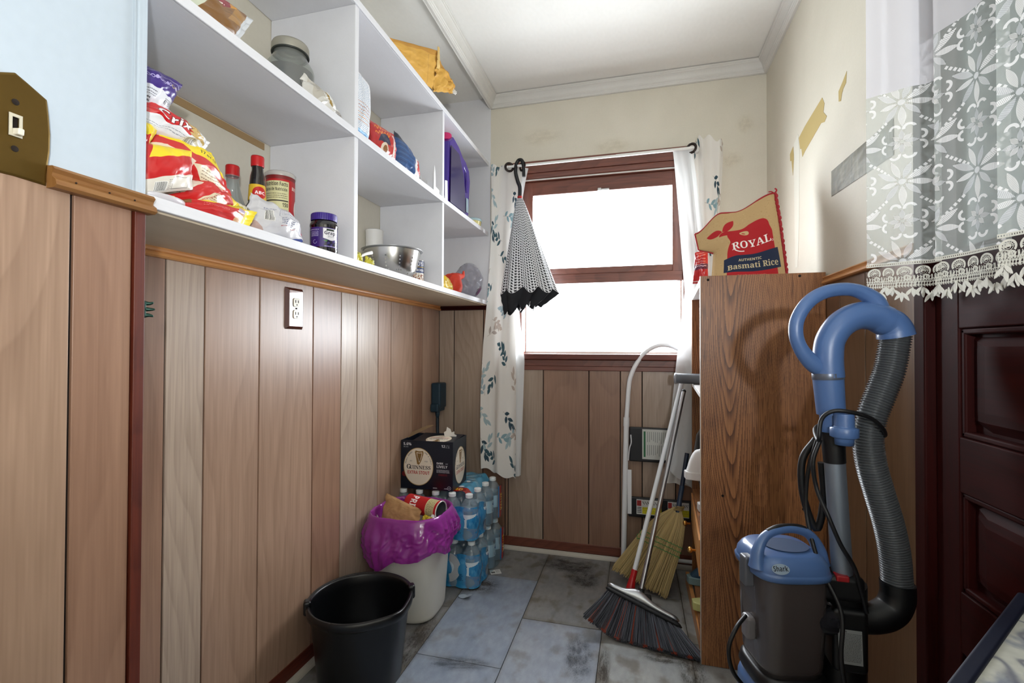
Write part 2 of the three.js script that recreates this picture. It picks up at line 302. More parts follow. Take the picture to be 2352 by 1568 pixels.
// door in the right wall, its upper half behind the lace curtain
const door = struct('door_1');
{
  const x = XR + 0.038, f = (y0, y1, z0, z1, out = 0.03) => woodUV(rbox(x - out, x, y0, y1, z0, z1, 0.003), z1 - z0 > y1 - y0 ? 'z' : 'y', R(0, 3), R(0, 3));
  part('casing', woodUV(rbox(XR - 0.012, XR + 0.09, 0, 2.15, -1.256, -1.216, 0.004), 'y', 1, 0.3), MT.redDark, door);
  part('casing', woodUV(rbox(XR - 0.012, XR + 0.09, 2.07, 2.15, -1.215, -0.3, 0.004), 'z', 1, 0.3), MT.trimBrown, door);
  part('stile', f(0.01, 2.07, -1.214, -1.14), MT.redDark, door);
  part('stile', f(0.01, 2.07, -0.43, -0.355), MT.redDark, door);
  for (const [a, b] of [[0.01, 0.22], [0.5, 0.62], [0.815, 0.925], [1.14, 1.30], [1.98, 2.07]]) part('rail', f(a, b, -1.14, -0.43, 0.0297), MT.redDark, door);
  for (const [a, b] of [[0.22, 0.5], [0.62, 0.815], [0.925, 1.14]]) {
    const zc = [-1.14, -0.43];
    const g = grid(12, 12, (u, v) => { const e = Math.min(u * (zc[1] - zc[0]), (1 - u) * (zc[1] - zc[0]), v * (b - a), (1 - v) * (b - a)); return [x - 0.008 - 0.014 * sm(e, 0.012, 0.04), lerp(a, b, v), lerp(zc[1], zc[0], u)]; });
    const fine = woodUV(g, 'z', R(0, 2), R(0, 2)); flip(fine);
    part('raised_panel', [fine, woodUV(box(x - 0.008, x, a, b, -1.14, -0.43), 'z')], MT.redDark, door);
    part('moulding', [[a, a + 0.012], [b - 0.012, b]].map(([p, q]) => woodUV(rbox(x - 0.026, x - 0.004, p, q, -1.14, -0.43, 0.004), 'z')).concat([[-1.14, -1.128], [-0.442, -0.43]].map(([p, q]) => woodUV(rbox(x - 0.026, x - 0.004, a, b, p, q, 0.004), 'y'))), MT.redDark, door);
  }
  part('pane', box(x - 0.02, x - 0.016, 1.3, 1.98, -1.14, -0.43), std('#5d6a64', 0.55), door);
  part('muntin', [f(1.3, 1.98, -0.8, -0.77, 0.026)], MT.redDark, door);
}
// ---------------------------------------------------------------- the built-in shelves
const S1 = 1.357, S2 = 1.742, S3 = 2.135, ST = 0.02;
{
  const t = thing('wall_shelves', 'white painted built-in pantry shelves with three long boards and four upright dividers', 'shelves');
  for (const [y, k] of [[S1, 0], [S2, 1], [S3, 2]]) {
    const b = part('shelf', rbox(XL + 0.001, XF + (k ? 0.002 : 0.004), y - ST, y, ZB + 0.007, -0.616, 0.003), MT.shelf, t);
    part('front_edge', rbox(XF + 0.002, XF + 0.008, y - ST - 0.001, y + 0.001, ZB + 0.007, -0.616, 0.002), MT.shelf, b);
    if (!k) part('raw_underside', box(XL + 0.002, XF - 0.004, y - ST - 0.004, y - ST - 0.0002, ZB + 0.008, -0.618), MT.shelfRaw, b, 'unpainted tan underside of the lowest board');
  }
  for (const [z, y0, y1] of [[-1.234, S1, S2], [-1.887, S1, S2], [-1.234, S2, S3], [-1.887, S2, S3]]) part('divider', rbox(XL + 0.001, XF + 0.004, y0, y1 - ST, z - 0.01, z + 0.01, 0.002), MT.shelf, t);
  part('gap_strip', box(XL + 0.0005, XL + 0.0025, 1.70, 1.72, -1.2, -0.8), std('#a4875e', 0.7), t, 'bare brown strip under the middle board');
}
// ---------------------------------------------------------------- oak bookcase that opens to the left
const BK = { x: 0.218, z: -1.773, w: 0.387, d: 0.607, h: 1.352 };
{
  const t = thing('bookcase', 'oak veneer bookcase seen from its plain side, standing against the right wall', 'bookcase', [BK.x, 0, BK.z]);
  const o = (g, ax = 'y') => woodUV(g, ax, 0.292, 0.2);
  const far = -BK.d, th = 0.017;
  const side = part('side_panel', o(rbox(0, BK.w, 0, BK.h, -th, 0, 0.0015)), MT.oak, t);
  for (const [x, y] of [[0.024, 1.338], [0.31, 1.342], [0.07, 0.59], [0.318, 0.566]]) part('screw', lathe([[0, 0.0012], [0.0035, 0.001], [0.0045, 0], [0, -0.001]], 12).rotateX(Math.PI / 2).translate(x, y, 0.0005), MT.groove, side);
  part('front_edge', woodUV(rbox(-0.0015, 0.0005, 0, BK.h, -th, 0, 0.0006), 'y'), std('#b3a79a', 0.4), side);
  part('far_panel', o(rbox(0.034, BK.w, 0, BK.h, far, far + th, 0.0015)), MT.oak, t);
  part('back_panel', o(rbox(BK.w - 0.006, BK.w, 0.02, BK.h, far + th, -th, 0.001)), MT.oak, t);
  const slanted = (y0, y1, m, n, par = t, x0 = 0.002, x1 = 0.036) => part(n, extr([[x0, th], [BK.w - 0.006, th], [BK.w - 0.006, BK.d - th], [x1, BK.d - th]], y1 - y0 - 0.002, 0.001).rotateX(-Math.PI / 2).translate(0, y0 + 0.001, 0), m, par);
  const white = std('#dcdad8', 0.3);
  slanted(1.325, BK.h - 0.002, white, 'top_board');
  slanted(0.92, 0.936, white, 'shelf');
  slanted(0.425, 0.442, MT.oak, 'shelf');
  slanted(0.055, 0.072, MT.oak, 'base_board');
  part('kick_board', o(rbox(0.004, 0.02, 0, 0.055, far + th, -th, 0.001), 'z'), MT.pine, t);
  const dr = part('drawer_front', woodUV(extr([[0, th + 0.002], [0.018, th + 0.002], [0.05, BK.d - th - 0.002], [0.034, BK.d - th - 0.002]], 0.125, 0.0015).rotateX(-Math.PI / 2).translate(-0.004, 0.297, 0), 'z'), MT.pine, t);
  for (const z of [-0.12, -0.4]) part('knob', lathe([[0, 0], [0.004, 0], [0.004, 0.012], [0.010, 0.016], [0.012, 0.022], [0.009, 0.028], [0, 0.030]], 20).rotateZ(Math.PI / 2).translate(-0.003 - 0.03 * z * -0.0 + 0.052 * (-z - 0.02) * 0.6 - 0.004, 0.345, z), MT.gold, dr);
}
// ---------------------------------------------------------------- curtain rod, printed curtains, umbrella
const ZC = -2.43;
{
  const t = thing('curtain_rod', 'thin white curtain rod across the top of the window', 'curtain rod', [0, 0, 0]);
  part('rod', [rod([-0.669, 2.064, ZC], [0.0, 2.067, ZC], 0.0065), rod([-0.1, 2.067, ZC], [0.277, 2.069, ZC], 0.0075)], std('#e8e8e4', 0.35), t);
  for (const x of [-0.675, 0.283]) { part('end_cap', new THREE.SphereGeometry(0.0095, 16, 12).translate(x, x < 0 ? 2.064 : 2.069, ZC), std('#e8e8e4', 0.35), t); part('bracket', [rbox(x - 0.008, x + 0.008, 2.05, 2.075, ZB + 0.018, ZC + 0.006, 0.002)], std('#d8d8d4', 0.4), t); }
}
function leafPrint(bg) {
  return canvasTex(1024, 1024, (c, w, h) => {
    c.fillStyle = bg; c.fillRect(0, 0, w, h);
    const leaf = (x, y, a, l, wd, col) => { c.save(); c.translate(x, y); c.rotate(a); c.fillStyle = col; c.beginPath(); c.moveTo(0, 0); c.quadraticCurveTo(l * 0.4, -wd, l, 0); c.quadraticCurveTo(l * 0.4, wd, 0, 0); c.fill(); c.restore(); };
    const cols = ['#3c5c66', '#88a9b2', '#a9bfc4', '#b9aea6', '#2f4a58', '#9fb4bd', '#c3b5aa'];
    for (let i = 0; i < 64; i++) {
      const x = (i % 8) * 128 + R(10, 110) + (Math.floor(i / 8) % 2) * 50, y = Math.floor(i / 8) * 128 + R(10, 110), a = R(0, 6.28), col = cols[Math.floor(R(0, 6.99))], n = 4 + Math.floor(R(0, 4));
      for (const [ox, oy] of [[0, 0], [w, 0], [-w, 0], [0, h], [0, -h]]) {
        c.strokeStyle = '#b8b2a8'; c.lineWidth = 2; c.beginPath(); c.moveTo(x + ox, y + oy); c.quadraticCurveTo(x + ox + Math.cos(a) * 40 + 14, y + oy + Math.sin(a) * 40, x + ox + Math.cos(a) * 95, y + oy + Math.sin(a) * 95); c.stroke();
        for (let k = 0; k < n; k++) { const t = (k + 1) / n, sd = k % 2 ? 1 : -1; leaf(x + ox + Math.cos(a) * 88 * t, y + oy + Math.sin(a) * 88 * t, a + sd * 0.9 * (1.15 - t), 40 + 8 * Math.sin(i + k), 17, col); }
      }
    }
  });
}
const printTex = leafPrint('#efece6'); printTex.wrapS = printTex.wrapT = THREE.RepeatWrapping;
const curtainMat = M({ map: printTex, roughness: 0.9, transmission: 0.25, thickness: 0, sheen: 0.3 });
const liningMat = M({ color: '#eceeee', roughness: 0.9, transmission: 0.35, thickness: 0 });
function drape(parent, name, mat, xs, y0f, y1f, z0, amp, folds, ph, uvScale = 0.85, nu = 70, nv = 60) {
  // xs(v) -> [left, right] at height fraction v (0 top), y0f(u) top line, y1f(u) bottom line
  const g = grid(nu, nv, (u, v) => { const [a, b] = xs(v); const y = lerp(y0f(u), y1f(u), v), w = amp * (0.6 + 0.4 * v); return [lerp(a, b, u) + 0.006 * Math.sin(v * 5 + ph + u * 9), y, z0(v) + w * Math.sin(folds * u * Math.PI * 2 + ph + 0.8 * Math.sin(v * 2.4)) + 0.004 * N(u * 6, v * 9, ph)]; });
  const uv = g.attributes.uv, p = g.attributes.position; for (let i = 0; i < uv.count; i++) uv.setXY(i, uv.getX(i) * uvScale * 0.36, p.getY(i) * uvScale);
  return part(name, g, mat, parent);
}
{
  const t = thing('curtain', 'white cotton curtain with blue and grey leaf print hanging left of the window', 'curtain');
  drape(t, 'printed_cloth', curtainMat, (v) => [lerp(-0.768, -0.795, v) + 0.012 * Math.sin(v * 6), v < 0.25 ? lerp(-0.58, -0.625, v * 4) : lerp(-0.625, -0.618, v)], (u) => 2.088 - 0.02 * u + 0.006 * Math.sin(u * 20), (u) => 0.455 - 0.05 * u + 0.008 * Math.sin(u * 15), (v) => ZC - 0.018 + 0.035 * v, 0.016, 1.7, 1.2);
  drape(t, 'lining', liningMat, (v) => [lerp(-0.64, -0.66, v), lerp(-0.556, -0.592, Math.pow(v, 0.6)) - 0.05 * Math.sin(Math.min(1, v * 1.6) * Math.PI) * (v < 0.62 ? 1 : 0)], (u) => 2.062, (u) => 0.41 + 0.012 * u, (v) => ZC - 0.036 + 0.02 * v, 0.009, 1.2, 2.4);
  for (const [x, y, a] of [[-0.657, 2.062, 0.5], [-0.585, 2.06, -0.7]]) part('grommet', new THREE.TorusGeometry(0.021, 0.0065, 10, 28).scale(1, 1, 0.6).rotateY(a).translate(x, y, ZC), std('#2b211d', 0.35, { metalness: 0.5 }), t);
}
{
  const t = thing('curtain', 'white leaf print curtain bunched right of the window and hanging behind the bookcase', 'curtain');
  const L = (v) => v < 0.45 ? lerp(0.167, 0.232, Math.pow(v / 0.45, 0.9)) : lerp(0.232, 0.13, (v - 0.45) / 0.55);
  drape(t, 'printed_cloth', curtainMat, (v) => [Math.max(L(v) + 0.07, 0.19) - 0.06 * sm(v, 0.7, 1), lerp(0.405, 0.30, sm(v, 0, 0.9))], (u) => 2.08 + 0.05 * Math.sin(u * 3.1) + 0.014 * Math.sin(u * 22), (u) => 0.44 - 0.02 * u, (v) => ZC - 0.026 + 0.004 * v, 0.014, 2.6, 0.3);
  drape(t, 'lining', liningMat, (v) => [L(v), L(v) + 0.1 + 0.03 * v], (u) => 2.068 + 0.01 * u, (u) => lerp(0.52, 0.425, u), (v) => ZC - 0.006 + 0.012 * v, 0.01, 1.1, 2.2);
  part('grommet', new THREE.TorusGeometry(0.021, 0.0065, 10, 28).scale(1, 1, 0.6).rotateY(-0.45).translate(0.258, 2.068, ZC), std('#2b211d', 0.35, { metalness: 0.5 }), t);
}
{
  const z = ZC + 0.012, t = thing('umbrella', 'closed black and white houndstooth umbrella hanging upside down by its hooked handle from the rod', 'umbrella', [-0.596, 0, z]);
  const blk = std('#101114', 0.4);
  part('handle', sweep([[0.022, 2.0, 0], [0.02, 2.045, 0], [0.012, 2.085, -0.004], [-0.008, 2.095, -0.012], [-0.022, 2.075, -0.012], [-0.024, 2.03, -0.004], [-0.012, 1.98, 0], [0, 1.945, 0], [0, 1.885, 0]], (v) => 0.0085 + 0.002 * v, 50, 12), blk, t);
  part('ring', rod([0, 1.886, 0], [0, 1.897, 0], 0.0125), std('#b01c1c', 0.4), t);
  const tooth = canvasTex(512, 512, (c, w) => {
    c.fillStyle = '#e9ebee'; c.fillRect(0, 0, w, w); c.fillStyle = '#14171d'; const n = 16, s = w / n;
    for (let i = 0; i < n; i++) for (let j = 0; j < n; j++) { const x = i * s, y = j * s; c.fillRect(x, y, s * 0.52, s * 0.52); c.beginPath(); c.moveTo(x + s * 0.52, y); c.lineTo(x + s * 0.78, y); c.lineTo(x + s * 0.52, y + s * 0.26); c.fill(); c.beginPath(); c.moveTo(x, y + s * 0.52); c.lineTo(x + s * 0.26, y + s * 0.52); c.lineTo(x, y + s * 0.8); c.fill(); c.beginPath(); c.moveTo(x + s, y + s * 0.52); c.lineTo(x + s, y + s * 0.78); c.lineTo(x + s * 0.76, y + s * 0.78); c.fill(); c.beginPath(); c.moveTo(x + s * 0.52, y + s); c.lineTo(x + s * 0.26, y + s); c.lineTo(x + s * 0.52, y + s * 0.75); c.fill(); }
  });
  tooth.wrapS = tooth.wrapT = THREE.RepeatWrapping; tooth.repeat.set(3, 2.2);
  const prof = (v, u) => { const r = 0.013 + 0.096 * Math.pow(v, 0.9), k = 8; return r * (1 + (0.13 + 0.05 * Math.sin(u * 19)) * Math.sin(u * Math.PI * 2 * k + Math.sin(u * 12.566)) * v) * (1 + 0.1 * Math.sin(u * 12.56 + 1)); };
  part('canopy', grid(96, 40, (u, v) => { const a = -u * 6.2832, r = prof(v, u); return [Math.cos(a) * r * 1.12 + 0.07 * v, 1.885 - 0.5 * v - 0.016 * v * Math.sin(u * 50.26), Math.sin(a) * r * 0.6 + 0.085 * v]; }, true), M({ map: tooth, roughness: 0.75, transmission: 0.08, thickness: 0 }), t);
  part('hem', grid(96, 12, (u, v) => { const a = -u * 6.2832, r = prof(1, u) * (1 - 0.36 * v) * (1 + 0.05 * N(u * 60, v * 4)); return [Math.cos(a) * r * 1.12 + 0.07 - 0.034 * v, 1.385 - 0.016 * Math.sin(u * 50.26) - 0.085 * v + (0.014 * N(u * 30, v * 3) + 0.012 * N(u * 90, 3)) * v + 0.02 * v * Math.cos(a), Math.sin(a) * r * 0.6 + 0.085]; }, true), std('#15171d', 0.8), t, 'black lower band of the umbrella cloth');
  for (let k = 0; k < 8; k++) { const a = k * 0.785 + 0.2; part('rib_tip', rod([Math.cos(a) * 0.06 + 0.05, 1.33, 0.085 + Math.sin(a) * 0.035], [Math.cos(a) * 0.05 + 0.045, 1.285, 0.085 + Math.sin(a) * 0.03], 0.0022, 0.0014, 8), MT.steel, t); }
}
// ---------------------------------------------------------------- folding step ladder against the back wall
const labelTex = canvasTex(256, 192, (c, w, h) => { c.fillStyle = '#c6c8c2'; c.fillRect(0, 0, w, h); c.fillStyle = '#2f6b45'; c.fillRect(10, 14, 14, h - 28); c.fillStyle = '#8d908c'; for (let i = 0; i < 15; i++) for (let k = 0; k < 2; k++) c.fillRect(36 + i * 14, 16 + k * 84, 5, 50 + 24 * rnd()); });
const warnTex = canvasTex(256, 128, (c, w, h) => { c.fillStyle = '#d8d8d4'; c.fillRect(0, 0, w, h); c.fillStyle = '#9a2a28'; c.fillRect(4, 8, 46, 48); c.fillStyle = '#d9cf2c'; c.fillRect(60, 64, 196, 58); c.fillStyle = '#22262a'; for (let i = 0; i < 22; i++) c.fillRect(62 + i * 8.5, 14 + (i % 3) * 8, 5, 12); for (let i = 0; i < 18; i++) c.fillRect(66 + i * 10, 72 + (i % 2) * 20, 6, 4); for (let i = 0; i < 4; i++) c.fillRect(6, 66 + i * 14, 46, 6); });
{
  const t = thing('step_ladder', 'folded white tubular step ladder with two dark treads against the back wall', 'ladder', [0, 0, -2.488]);
  const wt = std('#e6e8ea', 0.28, { clearcoat: 0.4 });
  part('upper_loop', sweep([[-0.052, 0.70, 0], [-0.045, 0.80, 0], [-0.038, 0.90, 0], [-0.028, 0.955, 0], [-0.005, 1.01, 0], [0.035, 1.07, 0], [0.085, 1.105, 0], [0.13, 1.115, 0], [0.18, 1.105, 0], [0.235, 1.07, 0], [0.275, 1.01, 0], [0.298, 0.955, 0], [0.308, 0.9, 0], [0.316, 0.70, 0]], 0.0115, 110, 14), wt, t);
  for (const s of [-1, 1]) {
    const X = (x) => (s < 0 ? x : 0.27 - x);
    const leg = part('leg', rod([X(-0.064), 0.02, 0], [X(-0.050), 0.72, 0], 0.0135), wt, t);
    part('collar', rod([X(-0.0502), 0.70, 0], [X(-0.0498), 0.745, 0], 0.0152), wt, leg);
    part('foot', rod([X(-0.064), 0, 0], [X(-0.064), 0.03, 0], 0.0155), std('#d5d8da', 0.6), leg);
    part('brace', extr([[0, 0], [0.018, 0], [0.018, 0.22], [0, 0.22]], 0.004, 0.001).translate(X(-0.034) - 0.009, 0.262, 0.008), wt, t);
    part('hook_wire', sweep([[X(-0.04), 0.53, 0.012], [X(-0.034), 0.59, 0.012], [X(-0.026), 0.62, 0.012], [X(-0.028), 0.66, 0.012]], 0.003, 20, 8), wt, t);
  }
  part('tread', rbox(-0.035, 0.305, 0.525, 0.698, -0.012, 0.006, 0.006, 3), std('#14161a', 0.45), t);
  part('tread', rbox(-0.04, 0.31, 0.245, 0.345, -0.012, 0.006, 0.006, 3), std('#14161a', 0.45), t);
  const tp = t.children.filter((c) => c.name === 'tread');
  part('label', box(0.028, 0.2, 0.54, 0.69, 0.006, 0.0068), M({ map: labelTex, roughness: 0.3 }), tp[0], 'pale instruction label with fine print');
  part('label', box(0.0, 0.12, 0.262, 0.336, 0.006, 0.0068), M({ map: warnTex, roughness: 0.4 }), tp[1], 'warning label with red and yellow fields');
  part('label', box(0.15, 0.25, 0.262, 0.336, 0.006, 0.0068), M({ map: warnTex, roughness: 0.4 }), tp[1], 'warning label with red and yellow fields');
  part('crossbar', rod([-0.06, 0.05, 0.004], [0.33, 0.05, 0.004], 0.009), wt, t);
}
// ---------------------------------------------------------------- brooms
function strands(list, mats) { return mergeGeometries(list.map((g) => g)); }
function strand(a, b, r0, r1, col, bend = 0) {                       // a thin bristle of four sides with a vertex colour
  const m = a.clone().lerp(b, 0.5).add(V(0, 0, bend)); const g = new THREE.TubeGeometry(new THREE.QuadraticBezierCurve3(a, m, b), 3, r0, 4, false);
  const n = g.attributes.position.count, c = new Float32Array(n * 3); for (let i = 0; i < n; i++) c.set(col, i * 3); g.setAttribute('color', new THREE.BufferAttribute(c, 3)); return g;
}
{
  const t = thing('push_broom', 'grey broom with a wide brush of grey and red bristles and a bare steel handle', 'broom', [0, 0, 0]);
  // head frame: long axis from left (-.155,.105,-1.90) to right (.15,.075,-1.99); bristles fall to the floor in front
  const A = V(-0.112, 0.150, -1.945), B = V(0.158, 0.066, -1.90), ax = B.clone().sub(A);
  const dn = V(0.0, -0.115, 0.075).normalize(), fr = new THREE.Vector3().crossVectors(ax, dn).normalize();
  const steelHead = [], n = 40;
  const body = grid(24, n, (u, v) => { const a = -u * 6.2832, wv = Math.sin(v * Math.PI), c = A.clone().addScaledVector(ax, v).addScaledVector(dn, -0.004 - 0.012 * Math.exp(-Math.pow((v - 0.45) * 6, 2))); const ry = 0.011 + 0.012 * Math.exp(-Math.pow((v - 0.45) * 6, 2)), rz = 0.016; const e = Math.pow(Math.min(1, wv * 5), 0.4); return c.addScaledVector(dn, Math.cos(a) * ry * e).addScaledVector(fr, Math.sin(a) * rz * e); }, true);
  part('metal_cover', body, M({ color: '#b9bcc0', metalness: 0.9, roughness: 0.3 }), t);
  const blk = std('#17181b', 0.6);
  part('brush_block', grid(24, n, (u, v) => { const a = -u * 6.2832, vv = -0.03 + 1.06 * v, c = A.clone().addScaledVector(ax, vv).addScaledVector(dn, 0.014), e = Math.pow(Math.min(1, Math.sin(v * Math.PI) * 6), 0.4); return c.addScaledVector(dn, Math.cos(a) * 0.011 * e).addScaledVector(fr, Math.sin(a) * 0.022 * e); }, true), blk, t);
  const bs = [];
  for (let i = 0; i < 900; i++) {
    const u = rnd(), w = R(-1, 1), p = A.clone().addScaledVector(ax, u).addScaledVector(dn, 0.02).addScaledVector(fr, w * 0.016);
    const spread = (u - 0.5) * 0.20, q = A.clone().addScaledVector(ax, u).add(V(spread * 0.85 + R(-0.004, 0.004), 0, 0.105 + 0.02 * u + w * 0.012)); q.y = Math.max(0.004 + 0.006 * rnd(), 0.012 + 0.06 * (1 - u) * sm(0.35 - u, 0, 0.4)); q.addScaledVector(fr, w * 0.015);
    const red = Math.floor(u * 26) % 3 === 1 && Math.abs(w) < 0.7; bs.push(strand(p, q, 0.0016, 0.001, red ? [0.30, 0.05, 0.025] : rnd() > 0.25 ? [0.045, 0.05, 0.062] : [0.09, 0.095, 0.12], 0.012));
  }
  const br = part('bristles', mergeGeometries(bs), M({ color: '#ffffff', vertexColors: true, roughness: 0.6 }), t); br.userData.kind = 'stuff';
  const socket = A.clone().addScaledVector(ax, 0.47), P1 = V(0.012, 0.115, -1.945), P2 = V(0.21, 0.90, -2.31);
  part('socket', rod([P1.x, P1.y - 0.006, P1.z], [P1.x + 0.008, P1.y + 0.03, P1.z - 0.015], 0.014, 0.012), blk, t);
  part('handle', rod([P1.x + 0.005, P1.y + 0.02, P1.z - 0.01], [P2.x, P2.y, P2.z], 0.0098), M({ color: '#a8a9ab', metalness: 0.95, roughness: 0.32 }), t);
  part('handle_end', new THREE.SphereGeometry(0.0105, 16, 10).translate(P2.x, P2.y, P2.z), MT.black, t);
}
{
  const t = thing('floor_brush', 'broom with a white pole and a red ferrule leaning behind the grey broom', 'broom');
  part('pole', rod([-0.012, 0.15, -2.06], [0.216, 0.965, -2.40], 0.0098), std('#dfe3e6', 0.25, { clearcoat: 0.4 }), t);
  part('ferrule', sweep([[-0.030, 0.075, -2.036], [-0.024, 0.10, -2.044], [-0.016, 0.135, -2.055], [-0.007, 0.168, -2.067]], (v) => 0.0185 - 0.006 * sm(v, 0.2, 0.75), 24, 16), std('#b3141a', 0.35), t);
  part('brush_block', rbox(-0.12, 0.06, 0.045, 0.078, -2.062, -2.018, 0.008, 3), std('#1b1c20', 0.6), t);
  const bs = []; for (let i = 0; i < 260; i++) { const x = R(-0.115, 0.055), z = R(-2.058, -2.022); bs.push(strand(V(x, 0.05, z), V(x * 1.12 + R(-0.006, 0.006), 0.003, z + R(-0.006, 0.01)), 0.0016, 0.001, [0.03, 0.03, 0.036])); }
  part('bristles', mergeGeometries(bs), M({ color: '#ffffff', vertexColors: true, roughness: 0.7 }), t).userData.kind = 'stuff';
}
{
  const t = thing('straw_broom', 'natural straw broom with green stitching leaning on the bookcase', 'broom');
  // flat fan from neck N0 down to the floor edge
  const N0 = V(0.185, 0.36, -2.32), L = V(-0.115, 0.055, -2.30), Rr = V(0.125, 0.008, -2.185), bs = [];
  const at = (s, u) => { const sh = s < 0.32 ? Math.pow(s / 0.32, 0.6) * 0.58 : lerp(0.58, 1, (s - 0.32) / 0.68); const mid = N0.clone().lerp(L.clone().lerp(Rr, 0.5), s); const half = L.clone().lerp(Rr, 1).sub(L).multiplyScalar(0.5 * (0.12 + 0.88 * sh)); return mid.addScaledVector(half, u); };
  for (let i = 0; i < 1500; i++) {
    const u = R(-1, 1), d = R(-1, 1) * 0.022, k = R(0.75, 1.2), end = 0.93 + 0.07 * rnd(), off = (s) => at(s, u).add(V(0, 0, d * Math.min(1, s * 2.2)));
    const c = new THREE.CatmullRomCurve3([off(0), off(0.16), off(0.34), off(0.65), off(end)]); const g = new THREE.TubeGeometry(c, 5, 0.0014, 4, false); const m = g.attributes.position.count, col = new Float32Array(m * 3);
    for (let q = 0; q < m; q++) col.set([0.50 * k, 0.38 * k, 0.18 * k * R(0.85, 1)], q * 3); g.setAttribute('color', new THREE.BufferAttribute(col, 3)); bs.push(g);
  }
  part('straw', mergeGeometries(bs), M({ color: '#ffffff', vertexColors: true, roughness: 0.75 }), t).userData.kind = 'stuff';
  for (const s of [0.40, 0.455, 0.51]) {
    const pts = []; for (let i = 0; i <= 24; i++) { const u = -1.02 + 2.04 * i / 24; pts.push(at(s, u).add(V(0, 0.004 * (i % 2), 0.024))); } for (let i = 24; i >= 0; i--) { const u = -1.02 + 2.04 * i / 24; pts.push(at(s, u).add(V(0, 0.004 * (i % 2), -0.024))); }
    part('stitching', sweep(pts, 0.0016, 140, 6, true), std('#2f8a44', 0.7), t);
  }
  part('binding', [0, 1, 2].map((k) => new THREE.TorusGeometry(0.02 - 0.002 * k, 0.003, 8, 24).rotateX(1.35).translate(0.188 + 0.004 * k, 0.352 + 0.007 * k, -2.322)), std('#9b8452', 0.8), t);
  part('handle', rod([0.184, 0.34, -2.318], [0.206, 0.455, -2.35], 0.0115), std('#233a55', 0.35), t);
  part('handle', rod([0.206, 0.455, -2.35], [0.2325, 0.60, -2.392], 0.010), std('#1b2940', 0.4), t);
}
// ---------------------------------------------------------------- bucket
{
  const t = thing('bucket', 'empty black plastic bucket on the floor in front of the waste bin', 'bucket', [-0.895, 0, -1.42]);
  const H = 0.262, prof = [[0.0, 0.004], [0.118, 0.004], [0.128, 0.0], [0.134, 0.006], [0.158, H - 0.03], [0.159, H - 0.028], [0.169, H - 0.026], [0.172, H - 0.012], [0.170, H], [0.163, H + 0.003], [0.157, H - 0.004], [0.153, H - 0.03], [0.128, 0.012], [0.0, 0.010]];
  const g = lathe(prof, 96), p = g.attributes.position;
  for (let i = 0; i < p.count; i++) { const x = p.getX(i), y = p.getY(i), z = p.getZ(i), a = Math.atan2(z, x), k = sm(y, 0.12, H); const sp = Math.exp(-Math.pow((a - 0.35) / 0.28, 2)); p.setXYZ(i, x * (1 + 0.10 * sp * k), y + 0.004 * sp * k, z * (1 + 0.10 * sp * k)); }
  g.computeVertexNormals(); const plastic = std('#06070a', 0.34);
  part('tub', g, plastic, t);
  for (const a of [2.15, -0.98]) part('handle_ear', rbox(-0.016, 0.016, H - 0.03, H + 0.016, -0.012, 0.012, 0.008, 3).translate(0, 0, 0.166).rotateY(a + 0.0), plastic, t);
  const hp = []; for (let i = 0; i <= 20; i++) { const a = Math.PI * i / 20; hp.push(V(Math.cos(a) * 0.17, H - 0.004 + 0.0 * i, -Math.sin(a) * 0.176 + 0.0)); }
  part('handle', sweep(hp, 0.005, 50, 10).rotateY(0.6), plastic, t);
}
